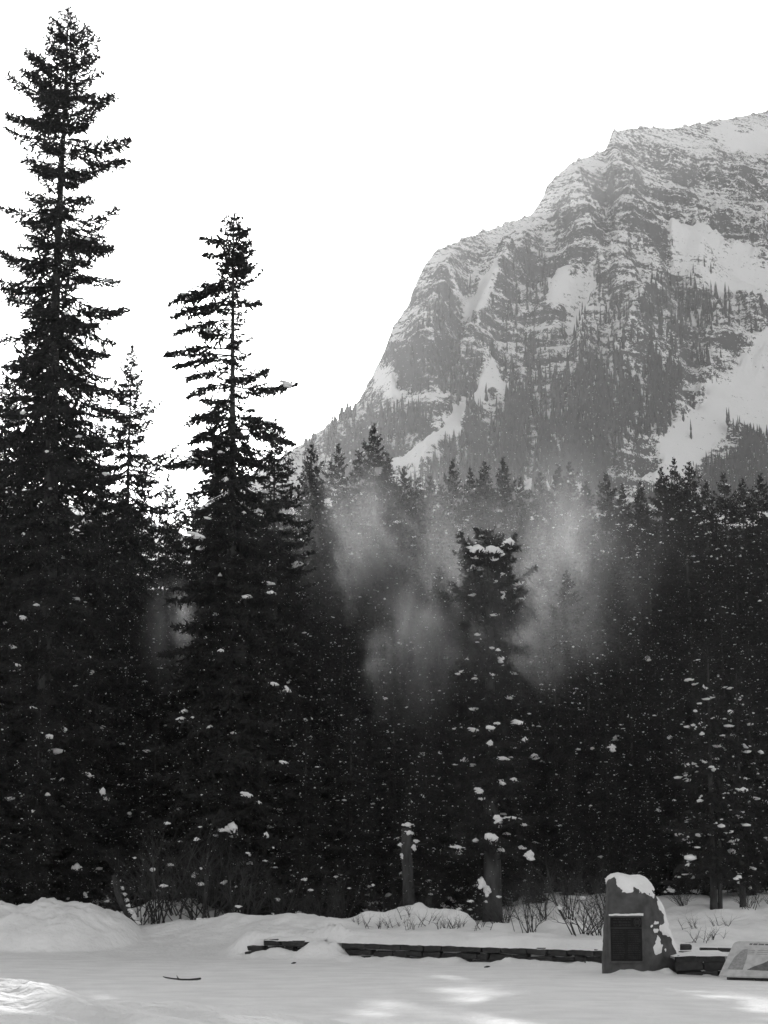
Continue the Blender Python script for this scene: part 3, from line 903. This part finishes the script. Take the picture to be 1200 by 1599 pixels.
SHRUBS = [shrub_mesh(1, 1.3, 11, .9), shrub_mesh(2, 1.1, 15, 1.1), shrub_mesh(3, 1.6, 12, .7), shrub_mesh(4, .45, 6, .8, 1, .009), shrub_mesh(5, 1.0, 24, 1.2, 2, .013, (-.5, 0))]
def shrub(px, Y, k, s, label, group=None, ncl=0, seed=0, dz=0):
    X = (px - 600) / 3000 * Y * 1.02
    me, tips = SHRUBS[k]
    t = thing('bare_shrub', label, 'shrub', (X, Y, gz(X, Y) - .02 + dz), seed * 1.7, group)
    t.scale = (s, s, s)
    link('stems', me, t)
    g = random.Random(seed + 99)
    for i in range(ncl):
        p = tips[g.randrange(len(tips))]
        o = link('snow_clump', CLUMPS[g.randrange(5)], t); o.location = Vector(p); q = g.uniform(.05, .12) / s; o.scale = (q * 1.2, q, q * .8)
    return t
shrub(818, 46.5, 0, 1.0, 'upright bare shrub over the wall, beside the rounded brown bush', seed=1)
shrub(842, 47.5, 2, .8, 'thin bare shrub with crossing stems behind the wall', seed=2)
shrub(898, 45.2, 1, 1.0, 'spreading bare shrub right behind the wall next to the monument', None, 3, 3)
shrub(925, 45.0, 0, .8, 'small bare shrub touching the left edge of the monument', None, 2, 4)
shrub(880, 49, 2, 1.0, 'tall bare shrub in the shade behind the spreading shrub', seed=5)
shrub(935, 49.5, 2, .95, 'tall bare shrub in the shade behind the monument', seed=6)
shrub(780, 49.0, 4, .95, 'dense rounded bush leaning over, with a white snow crown, beside the thick trunk', None, 4, 7)
shrub(725, 49.5, 4, .6, 'dense low bush left of the thick bare trunk', None, 2, 8)
for i, px in enumerate((232, 262, 285, 318, 345, 372, 392)):
    shrub(px, 51.2 + (i % 3) * .5, (1, 2, 0)[i % 3], 1.5, 'tangled bare shrub at the forest edge, right of the snow pile', 'bare shrubs right of the snow pile', 3, 20 + i)
for i, px in enumerate((440, 470, 505, 540, 600, 665)):
    shrub(px, 51.4 + (i % 2) * .6, (2, 0, 1)[i % 3], .9, 'bare shrub in the dark forest edge above the snow mounds', 'bare shrubs above the snow mounds', 2, 40 + i)
for i, (px, Y) in enumerate(((590, 48.4), (612, 48.6), (645, 48.0), (668, 48.4), (682, 47.8), (705, 47.6), (716, 47.4), (745, 47), (560, 48.5), (640, 48.9))):
    shrub(px, Y, 3, 1.1, 'sparse twigs poking out of the snow mounds behind the wall', 'twigs poking out of the snow', 0, 60 + i)
for i, (px, Y) in enumerate(((1063, 47), (1080, 44.4), (1090, 44.6), (1100, 47.5))):
    shrub(px, Y, 3, 1.1, 'sparse twigs poking out of the snow right of the monument', 'twigs right of the monument', 0, 80 + i)
shrub(1146, 50.2, 1, .6, 'low bare shrub between the slim spruces', None, 0, 90)
shrub(1180, 50.8, 3, 1.2, 'low bare shrub right of the single stemmed slim spruce', None, 0, 91)
shrub(1050, 52.5, 4, .6, 'snow topped bush on the slope behind the monument', None, 3, 92)

# --- leaning dead trunk and fallen log left of the wall
a, b = at(178, 1372, 51.5), at(214, 1462, 50.6)
t = thing('leaning_dead_trunk', 'dead trunk leaning down to the snow pile with snow along its upper side', 'log', b)
d = np.array(a - b)
P = np.linspace(0, 1.15, 8)[:, None] * d; P[:, 0] += .05 * np.sin(np.arange(8)); P -= d * .1
link('trunk', mesh_data('trunk', *tube(P, np.linspace(.13, .06, 8), 8, True, .12, np.random.default_rng(4)), M_BARK, True), t)
for i in range(9):
    o = link('snow_clump', CLUMPS[i % 5], t); q = P[0] + d * (.08 + .1 * i); o.location = (q[0] + .10, q[1] - .06, q[2] + .07); s = .17 - .012 * i; o.scale = (s * .8, s * .7, s)
a, b = at(292, 1462, 50.0), at(318, 1446, 50.6)
t = thing('fallen_log', 'arched fallen log under thick snow at the foot of the bare shrubs', 'log', a)
d = np.array(b - a)
P = np.linspace(0, 1, 7)[:, None] * d * 1.3; P[:, 2] += .16 * np.sin(np.linspace(0, 3, 7)) - .03
link('trunk', mesh_data('trunk', *tube(P, np.linspace(.09, .06, 7), 8, True, .1, np.random.default_rng(6)), M_BARK, True), t)
for i in range(6):
    o = link('snow_clump', CLUMPS[i % 5], t); o.location = (P[i][0], P[i][1] - .03, P[i][2] + .07); o.scale = (.12, .12, .1)

# ------------------------------------------------------------------ stone walls
def stone_mesh(w, dpt, hgt, seed, j=.012):
    """one dressed stone, bevelled and uneven"""
    g = np.random.default_rng(seed)
    bm = bmesh.new()
    V = box_v(-w / 2, w / 2, 0, dpt, 0, hgt) + g.normal(0, j, (8, 3))
    vs = [bm.verts.new(v) for v in V]
    for f in BOX_F:
        bm.faces.new([vs[i] for i in f])
    bmesh.ops.bevel(bm, geom=list(bm.edges), offset=min(.018, hgt * .2), segments=1, affect='EDGES')
    me = bpy.data.meshes.new('stone'); bm.to_mesh(me); bm.free(); me.materials.append(M_WALL)
    return me

def wall_top(u):
    return float(np.interp(u, [0, WLEN], [.43, .325]))

ang = math.atan2(WD[1], WD[0])
def build_wall(label, ranges, low_ranges, cap_ranges, seed, group=None):
    t = thing('stone_wall', label, 'wall', (WL[0], WL[1], 0), ang, group)
    g = random.Random(seed)
    for (u0, u1) in ranges:                                   # coping course
        u = u0
        while u < u1 - .05:
            w = min(g.uniform(.42, .68), u1 - u)
            if u1 - u - w < .2:
                w = u1 - u
            o = link('coping_stone', stone_mesh(w - .02, .42, .13, g.randrange(9999)), t)
            o.location = (u + w / 2, -.03 + g.uniform(-.015, .015), wall_top(u + w / 2) - .13 + g.uniform(-.008, .008))
            o.rotation_euler = (0, (.105 / WLEN), 0)
            u += w
    for (u0, u1) in low_ranges:                               # rough courses below
        z1 = -.135
        for row, hh in enumerate((.13, .14, .2)):
            u = u0 + g.uniform(0, .08)
            while u < u1 - .05:
                w = min(g.uniform(.22, .62), u1 - u)
                o = link('stone', stone_mesh(w - .022, .34, hh - .012, g.randrange(9999), .016), t)
                o.location = (u + w / 2, g.uniform(0, .05), wall_top(u + w / 2) + z1 - hh)
                o.rotation_euler = (g.uniform(-.05, .05), g.uniform(-.02, .02), g.uniform(-.05, .05))
                u += w
            z1 -= hh
    for k, (u0, u1, thick) in enumerate(cap_ranges):          # snow lying on top
        nu, nv = int((u1 - u0) / .05), 16
        uu = np.linspace(u0, u1, nu)[:, None]; vv = np.linspace(-.05, .75, nv)[None]
        U, Vv = np.broadcast_arrays(uu, vv)
        edge = sstep(0, .35, (Vv + .05)) ** .5 * sstep(u0, u0 + .3, U) ** .5
        Z = np.interp(U, [0, WLEN], [.43, .325]) - .01 + thick * edge * (.8 + .35 * fbm(U * .8, Vv * .8, 3, 300 + k)) + .02 * fbm(U * 5, Vv * 5, 3, 310)
        Z = Z * (1 - sstep(.5, .75, Vv)) + (.35) * sstep(.5, .75, Vv)
        Vf = Vv - .02 * fbm(U * 2.5, U * 0, 3, 320)
        o = link('snow_cap', mesh_data('snow_cap', np.stack([U, Vf, Z], -1).reshape(-1, 3), grid_faces(nu, nv)[:, ::-1], M_SNOW, True), t)
    return t
GAP0, GAP1 = 2.0, 2.72
build_wall('short end of the low stone wall, half buried in spilt snow', [(.55, 1.0), (1.08, 1.75)], [(0, 1.95)], [(.4, 2.2, .13)], 5)
build_wall('long low stone wall with snow topped coping running up to the monument', [(GAP1, WLEN - .02)], [(GAP1, WLEN - .05)], [(GAP1 - .15, WLEN + .1, .25)], 6)

# short wall right of the monument, and the pieces of the rear wall
def small_wall(label, px0, px1, top_py, Y, courses, depth, seed, cap=None):
    a, b = at(px0, top_py, Y), at(px1, top_py, Y)
    w = b.x - a.x
    t = thing('stone_wall', label, 'wall', (a.x, Y, 0), -.06)
    g = random.Random(seed)
    z = a.z
    for ci, hh in enumerate(courses):
        u = 0
        while u < w - .04:
            q = min(g.uniform(.28, .6), w - u)
            if w - u - q < .12:
                q = w - u
            o = link('coping_stone' if ci == 0 else 'stone', stone_mesh(q - .02, depth, hh - .012, g.randrange(9999), .02 if ci else .01), t)
            o.location = (u + q / 2, g.uniform(0, .04) + (.02 if ci else 0), z - hh); o.rotation_euler = (0, g.uniform(-.03, .03), g.uniform(-.06, .06))
            u += q
        z -= hh
    if cap:
        nu, nv = 40, 16
        U, V = np.meshgrid(np.linspace(-.06, w + cap[1], nu), np.linspace(-.03, depth + .35, nv), indexing='ij')
        e = sstep(-.06, .5, U) ** .6 * sstep(w + cap[1], w - .1, U) * sstep(-.03, .3, V) ** .5
        Z = a.z - .015 + cap[0] * e + .015 * fbm(U * 3, V * 3, 3, seed) - .25 * sstep(depth, depth + .35, V)
        link('snow_cap', mesh_data('snow_cap', np.stack([U, V, Z], -1).reshape(-1, 3), grid_faces(nu, nv)[:, ::-1], M_SNOW, True), t)
    return t
small_wall('short stone wall with a smooth snow slab between monument and panel', 1056, 1133, 1492, 37.7, (.12, .17, .2), .5, 11, (.10, .12))
small_wall('stub of the rear stone wall just behind the right shoulder of the monument', 1062, 1082, 1474, 42.2, (.13, .12), .3, 12)
small_wall('low rear stone wall behind the information panel', 1095, 1215, 1480, 42.4, (.08, .15), .3, 13)

# ------------------------------------------------------------------ monument
YM = 38.0
m0 = at(945, 1515, YM)
mx0 = m0.x
ppm = F_PX / YM * 1.02
def mpx(px): return (px - 945) / ppm
def mz(py): return at(945, py, YM).z
rowsM = [(1525, 944, 1012, 1070), (1500, 945, 1010, 1068), (1485, 945.5, 1009, 1066), (1470, 946, 1008.5, 1060), (1450, 947, 1008, 1053), (1430, 948.5, 1008, 1048), (1412, 950, 1007, 1042), (1400, 951.5, 1005, 1036), (1390, 953, 1002, 1031),
         (1382, 954, 998, 1026), (1375, 956.5, 994, 1019), (1371, 959, 990, 1013), (1368, 964, 985, 1004), (1366.5, 970, 980, 992)]
NK = 64
ringsV = []
zs = np.linspace(mz(1525), mz(1366.5), 54)
rp = np.array(rowsM)
rz_ = np.array([mz(q) for q in rp[:, 0]])
for zc in zs:
    xl, xf, xr = (mpx(np.interp(zc, rz_, rp[:, k])) for k in (1, 2, 3))
    k = max(.12, min(1, (xr - xl) / 1.0))
    dp = 1.15 * k
    back_off = .35 * (zc - zs[0]) / (zs[-1] - zs[0])
    yf = .12 * sstep(mz(1400), mz(1366), zc)
    poly = np.array([[xl, yf], [xf, yf - .04 * k], [xr - .02, .42 * k + yf], [xr - .12, .9 * k], [(xl + xr) / 2, dp], [xl + .06, .8 * k], [xl - .0, .3 * k + yf]])
    seg = np.linalg.norm(np.roll(poly, -1, 0) - poly, axis=1); cum = np.concatenate([[0], np.cumsum(seg)])
    tq = np.linspace(0, cum[-1], NK, endpoint=False)
    pp = np.vstack([poly, poly[:1]])
    ringsV.append(np.stack([np.interp(tq, cum, pp[:, 0]), np.interp(tq, cum, pp[:, 1]), np.full(NK, zc)], -1))
MV = np.array(ringsV)
for _ in range(1):
    MV = .5 * MV + .25 * (np.roll(MV, 1, 1) + np.roll(MV, -1, 1))
topc = MV[-1].mean(0) + [0, 0, .015]
nR = len(zs)
idx = np.arange(nR * NK).reshape(nR, NK)
MF = [np.stack([idx[:-1], np.roll(idx, -1, 1)[:-1], np.roll(idx, -1, 1)[1:], idx[1:]], -1).reshape(-1, 4),
      np.stack([np.full(NK, nR * NK), idx[-1], np.roll(idx[-1], -1)], -1)]
Vm = np.vstack([MV.reshape(-1, 3), topc[None]])
def v_normals(V, Fs):
    N = np.zeros_like(V)
    for f in Fs:
        n = np.cross(V[f[:, 1]] - V[f[:, 0]], V[f[:, 2]] - V[f[:, 0]])
        for k in range(f.shape[1]):
            np.add.at(N, f[:, k], n)
    return norm(N)
Nm = v_normals(Vm, MF)
front = sstep(-.75, -.95, Nm[:, 1]) * sstep(mpx(1016), mpx(1008), Vm[:, 0])
bumpy = (1 - .92 * front)
Vm2 = Vm + Nm * (bumpy * (.045 * fbm(Vm[:, 0] * 2.6 + Vm[:, 1] * 1.7, Vm[:, 2] * 1.9 - Vm[:, 1] * 1.3, 4, 401) + .02 * fbm(Vm[:, 0] * 9 + Vm[:, 1] * 7, Vm[:, 2] * 4, 3, 402)))[:, None]
tM = thing('stone_monument', 'upright boulder monument with a dark plaque and a cap of snow', 'monument', (mx0, YM, 0))
hump = sstep(mz(1385), mz(1366), Vm2[:, 2])
Vm2[:, 2] -= hump * .07 * np.exp(-((Vm2[:, 0] - mpx(985)) / .09) ** 2)
Nm2 = v_normals(Vm2, MF)
nz_ = fbm(Vm2[:, 0] * 4.5 + Vm2[:, 1] * 3, Vm2[:, 2] * 4.5 + Vm2[:, 1], 4, 411)
hrel = (Vm2[:, 2] - zs[0]) / (zs[-1] - zs[0])
link('boulder', mesh_data('boulder', Vm2, MF, M_MONO, True), tM)
side = sstep(mpx(1005), mpx(1030), Vm2[:, 0])
mask = sstep(.30, .62, Nm2[:, 2] + .55 * nz_ + .28 * sstep(.86, .98, hrel) + .22 * side - .25 * sstep(mpx(975), mpx(955), Vm2[:, 0])) * sstep(.08, .3, hrel)
Vs = Vm2 + Nm2 * (-.03 + (.062 + .02 * sstep(.8, 1, hrel)) * mask)[:, None] 
link('snow_cap', mesh_data('snow_cap', Vs, MF, M_SNOW, True), tM)
# plaque
M_BRONZE = noise_mat('plaque_metal', .006, .014, 8.0, .7, .3, 40.0, 4, .004, spec=.12)
M_BRONZE2 = noise_mat('plaque_raised_metal', .018, .035, 8.0, .6, spec=.25)
px0, px1, pz0, pz1 = mpx(954), mpx(1003.5), mz(1501), mz(1432)
yfp = -.055
def part_box(name, x0, x1, z0, z1, y0, y1, mat, parent):
    bm = bmesh.new()
    vs = [bm.verts.new(v) for v in box_v(x0, x1, y0, y1, z0, z1)]
    for f in BOX_F:
        bm.faces.new([vs[i] for i in f])
    bmesh.ops.bevel(bm, geom=list(bm.edges), offset=.004, segments=1, affect='EDGES')
    me = bpy.data.meshes.new(name); bm.to_mesh(me); bm.free(); me.materials.append(mat)
    return link(name, me, parent)
plq = part_box('plaque', px0, px1, pz0, pz1, yfp, .05, M_BRONZE, tM)
plq['label'] = 'dark metal plaque with header band and two columns of raised lines'
zmid = mz(1449)
part_box('frame_bar', px0 - .012, px1 + .012, pz1 - .004, pz1 + .03, yfp - .022, yfp + .05, M_MONO, plq)
part_box('frame_bar', px0 - .012, px1 + .012, pz0 - .03, pz0 + .004, yfp - .022, yfp + .05, M_MONO, plq)
part_box('frame_bar', px0 - .03, px0 + .004, pz0 - .03, pz1 + .03, yfp - .02, yfp + .048, M_MONO, plq)
part_box('frame_bar', px1 - .004, px1 + .03, pz0 - .03, pz1 + .03, yfp - .02, yfp + .048, M_MONO, plq)
part_box('divider', px0 + .006, px1 - .006, zmid - .012, zmid + .012, yfp - .014, yfp + .01, M_BRONZE2, plq)
part_box('divider', (px0 + px1) / 2 - .008, (px0 + px1) / 2 + .008, pz0 + .03, zmid - .03, yfp - .010, yfp + .01, M_BRONZE, plq)
g = random.Random(4)
lines = []
def line_box(x0, x1, z, hh):
    lines.append((box_v(x0, x1, yfp - .006, yfp + .004, z, z + hh), BOX_F))
for i in range(3):
    z = zmid + .045 + i * .055
    x = px0 + .06
    while x < px1 - .22:
        w = g.uniform(.03, .09); line_box(x, min(x + w, px1 - .2), z, .022); x += w + .015
for cx0, cx1 in ((px0 + .04, (px0 + px1) / 2 - .03), ((px0 + px1) / 2 + .03, px1 - .04)):
    z = zmid - .06
    while z > pz0 + .05:
        x = cx0
        while x < cx1 - .03:
            w = g.uniform(.02, .07); line_box(x, min(x + w, cx1), z, .011); x += w + .012
        z -= .034
V, F = join(lines)
o = link('raised_lettering', mesh_data('raised_lettering', V, F, M_BRONZE2), plq, kind='stuff')
ec = np.array([px1 - .09, yfp - .004, (zmid + pz1) / 2 + .005])
th = np.linspace(0, 2 * math.pi, 25)
P = np.stack([ec[0] + .062 * np.cos(th), 0 * th + ec[1], ec[2] + .082 * np.sin(th)], -1)
link('emblem_ring', mesh_data('emblem_ring', *tube(P, np.full(25, .009), 5, False), M_BRONZE2, True), plq)
P = np.stack([ec[0] + .03 * np.cos(th * 1), 0 * th + ec[1], ec[2] + .045 * np.sin(th * 2) ], -1)
link('emblem', mesh_data('emblem', *tube(P, np.full(25, .008), 5, False), M_BRONZE2, True), plq)
# snow on the plaque ledge
uu = np.linspace(px0 - .02, px1 + .03, 30)
P = np.stack([uu, np.full(30, yfp - .005), pz1 + .04 + .008 * fbm(uu * 9, uu * 0, 3, 7) + .012 * (uu - px0)], -1)
link('snow_ledge', mesh_data('snow_ledge', *tube(P, .018 + .01 * vnoise(uu * 14, uu * 0, 5), 7), M_SNOW, True), tM)

# ------------------------------------------------------------------ information panel
M_PANEL = noise_mat('panel_face', .42, .54, 9.0, .6, spec=.3)
M_PRINT_D = noise_mat('panel_dark_print', .10, .16, 14.0, .6)
M_PRINT_M = noise_mat('panel_mid_print', .24, .34, 22.0, .6)
M_POST = noise_mat('panel_post', .03, .05, 6.0, .6)
p0 = np.array(at(1123, 1523, 36.3)); du = np.array([.985, -.17, -.02]); du /= np.linalg.norm(du)
dv = np.array([.42, .62, .60]); DV = np.linalg.norm(dv); dv /= DV
dn = np.cross(du, dv); dn /= np.linalg.norm(dn)
if dn[2] < 0: dn = -dn
W_P = 1.75
tP = thing('information_panel', 'pale slanted information panel with printed mountain view, beside the monument', 'sign', tuple(p0))
def panel_poly(name, pts, z0, z1, mat, parent):
    pts = np.array(pts); n = len(pts)
    lo = pts[:, :1] * du + pts[:, 1:2] * dv + z0 * dn; hi = pts[:, :1] * du + pts[:, 1:2] * dv + z1 * dn
    bm = bmesh.new()
    L = [bm.verts.new(v) for v in lo]; H_ = [bm.verts.new(v) for v in hi]
    bm.faces.new(H_); bm.faces.new(L[::-1])
    for i in range(n):
        bm.faces.new([L[i], L[(i + 1) % n], H_[(i + 1) % n], H_[i]])
    bmesh.ops.recalc_face_normals(bm, faces=bm.faces)
    me = bpy.data.meshes.new(name); bm.to_mesh(me); bm.free(); me.materials.append(mat)
    return link(name, me, parent)
rc = lambda cx, cy_, r, a0, a1: [(cx + r * math.cos(a), cy_ + r * math.sin(a)) for a in np.linspace(a0, a1, 6)]
outl = [(0, 0), (W_P, 0)] + rc(W_P - .1, DV - .1, .1, 0, math.pi / 2) + rc(.1, DV - .1, .1, math.pi / 2, math.pi)
face = panel_poly('panel', outl, -.04, 0, M_PANEL, tP)
panel_poly('printed_picture', [(.10, .17), (.13, .5), (.22, .72), (.31, .74), (.36, .5), (.38, .17)], .001, .004, M_PRINT_M, face)
panel_poly('printed_mountain', [(.46, .17), (.55, .26), (.7, .36), (.82, .48), (.9, .42), (1.1, .52), (1.3, .46), (1.65, .5), (1.65, .12)], .001, .004, M_PRINT_D, face)
x = .30
i = 0
while x < 1.5:
    w = .05 + .05 * ((i * 7) % 5) / 4
    panel_poly('printed_title', [(x, .86), (x + w, .86), (x + w, .9), (x, .9)], .001, .003, M_PRINT_D, face); x += w + .02; i += 1
for k in range(3):
    x = .33
    while x < 1.2:
        w = .12 + .08 * ((k * 3 + int(x * 10)) % 3) / 2
        panel_poly('printed_line', [(x, .70 - k * .05), (x + w, .70 - k * .05), (x + w, .716 - k * .05), (x, .716 - k * .05)], .001, .003, M_PRINT_M, face); x += w + .05
# stone plinth under the panel
for k, (u0, u1) in enumerate(((.12, .6), (.62, 1.12), (1.14, 1.65))):
    q = u0 * du + .12 * dv
    o = link('plinth_stone', stone_mesh(u1 - u0, .5, .34, 700 + k), tP)
    o.location = tuple(q + (u1 - u0) / 2 * du + np.array([0, .05, -.36])); o.rotation_euler = (0, 0, math.atan2(du[1], du[0]))

# ------------------------------------------------------------------ small things on the snow
def ground_hit(px, py):
    Y = np.linspace(20, 60, 2000)
    d = at(px, py, 1.0)
    hit = np.argmax((d.z - CAM_Z) * Y + CAM_Z <= ground_z(d.x * Y, Y))
    return at(px, py, Y[hit])
c = ground_hit(284, 1531)
m = c.y / F_PX
pts = [(-29, 2.0), (-24, .5), (-12, -1.2), (0, -2.2), (12, -2.6), (20, -2.4), (29, -.6)]
P = np.array([[a * m, .05 * math.sin(a), (b_ + 3.6) * m] for a, b_ in pts])
t = thing('fallen_branch', 'short dark stick with a side twig lying on the open snow', 'stick', c)
link('stick', mesh_data('stick', *tube(P, [.006, .012, .014, .016, .018, .022, .018], 7, True, .15, RNG), M_BARK, True), t)
link('side_twig', mesh_data('side_twig', *tube(np.array([[-4 * m, 0, 1.8 * m], [-6 * m, -.02, 4.5 * m], [-7.5 * m, -.03, 7.5 * m]]), [.010, .008, .004], 6), M_BARK, True), t)
for (px, py, L, lb) in ((761, 1511, .12, 'tiny dark wood chip lying on snow in front of the long wall'), (914, 1504, .10, 'tiny dark twig stub standing in snow by the wall end'), (459, 1505, .1, 'tiny dark scrap lying on snow before the short wall end')):
    c = ground_hit(px, py)
    up = .12 if '914' in str(px) else .012
    P = np.array([[-L / 2 if up < .1 else 0, 0, .005], [0, .01, .02 if up < .1 else .06], [L / 2 if up < .1 else .01, 0, up + .012]])
    tag(link('wood_chip', mesh_data('wood_chip', *tube(P, [.012, .02, .01], 6), M_BARK, True)), lb, 'stick').location = c
# dark rock showing in the near snow bank
V, F = lump(3, 77, .2, .6)
q = at(62, 1603, 15.2)
tag(link('dark_rock', mesh_data('dark_rock', V * [.10, .10, .055], F, M_WALL, True)), 'dark rock top breaking through the snow bank', 'rock').location = q

# ------------------------------------------------------------------ air: haze round everything
def vol_mat(name, dens, aniso, col=1.0):
    m = bpy.data.materials.new(name); m.use_nodes = True
    n, l = m.node_tree.nodes, m.node_tree.links
    n.clear()
    o = n.new('ShaderNodeOutputMaterial'); v = n.new('ShaderNodeVolumePrincipled')
    v.inputs['Color'].default_value = grey(col); v.inputs['Density'].default_value = dens; v.inputs['Anisotropy'].default_value = aniso
    l.new(v.outputs[0], o.inputs['Volume'])
    return m, n, l, v
mh, *_ = vol_mat('haze_air', .000055, .55)
link('haze', mesh_data('haze', box_v(-6400, 6400, -2300, 7000, -12, 1150), BOX_F, mh), kind='stuff')

# snow blown off the trees, hanging in the sunlit gaps
def plume(px, py, Y, rx, ry, rz, dens, seed, label):
    c = at(px, py, Y)
    V, F = ico(3)
    m, n, l, v = vol_mat('blown_snow', 0, .55)
    tc = n.new('ShaderNodeTexCoord')
    mp = n.new('ShaderNodeMapping'); mp.inputs['Scale'].default_value = (1.1 * rx, 1.1 * ry, .32 * rz); mp.inputs['Location'].default_value = (seed * 3.1, seed * 1.7, 0)
    mp.inputs['Rotation'].default_value = (0, R(10), 0)
    l.new(tc.outputs['Object'], mp.inputs[0])
    nz = n.new('ShaderNodeTexNoise'); nz.inputs['Scale'].default_value = 1.0; nz.inputs['Detail'].default_value = 6; nz.inputs['Roughness'].default_value = .6; nz.inputs['Distortion'].default_value = 1.2
    l.new(mp.outputs[0], nz.inputs['Vector'])
    mr = n.new('ShaderNodeMapRange'); mr.inputs['From Min'].default_value = .36; mr.inputs['From Max'].default_value = .78; l.new(nz.outputs['Fac'], mr.inputs['Value'])
    ln = n.new('ShaderNodeVectorMath'); ln.operation = 'LENGTH'; l.new(tc.outputs['Object'], ln.inputs[0])
    fo = n.new('ShaderNodeMapRange'); fo.interpolation_type = 'SMOOTHSTEP'; fo.inputs['From Min'].default_value = .97; fo.inputs['From Max'].default_value = .1; fo.inputs['To Min'].default_value = 0; fo.inputs['To Max'].default_value = dens * .62
    l.new(ln.outputs['Value'], fo.inputs['Value'])
    mu = n.new('ShaderNodeMath'); mu.operation = 'MULTIPLY'; l.new(mr.outputs[0], mu.inputs[0]); l.new(fo.outputs[0], mu.inputs[1])
    l.new(mu.outputs[0], v.inputs['Density'])
    o = tag(link('blown_snow', mesh_data('blown_snow', V, F, m), kind='stuff'), label, 'snow')
    o.location = c; o.scale = (rx, ry, rz)
plume(570, 850, 72, 5.5, 4, 4.8, .09, 1, 'pale veil of blown snow below the back row spruces')
plume(645, 1035, 56, 2.0, 1.6, 2.8, .42, 2, 'bright twisting plume of blown snow in the middle of the forest')
plume(885, 850, 70, 2.2, 2.5, 5.2, .15, 3, 'tall streak of blown snow right of the snow loaded spruce')
plume(800, 960, 50.2, 4.2, 1.3, 3.0, .22, 4, 'thin wide haze of blown snow before the snow loaded spruce')
plume(265, 990, 60, 1.2, 1.5, 2.2, .5, 5, 'faint wisp of blown snow left of the half bare spruce')
g = np.random.default_rng(99)
NFK = 32000
FP = np.stack([g.uniform(-16, 16, NFK), g.uniform(30, 72, NFK), g.uniform(1.5, 19, NFK)], -1)
sz = .004 + .0075 * g.random(NFK) ** 2.5
tet = np.array([[1, 1, 1], [1, -1, -1], [-1, 1, -1], [-1, -1, 1]]) * .7
Vk = FP[:, None, :] + tet[None] * sz[:, None, None] * g.uniform(.6, 1.3, (NFK, 1, 3))
Fk = (np.arange(NFK) * 4)[:, None, None] + np.array([[0, 1, 2], [0, 3, 1], [0, 2, 3], [1, 3, 2]])[None]
tag(link('snow_flakes', mesh_data('snow_flakes', Vk.reshape(-1, 3), Fk.reshape(-1, 3), M_CLUMP), kind='stuff'), 'fine snow flakes drifting in the air before the forest', 'snow')

plume(760, 860, 67, 9, 4, 4.5, .06, 6, 'wide faint veil of blown snow across the middle of the forest')
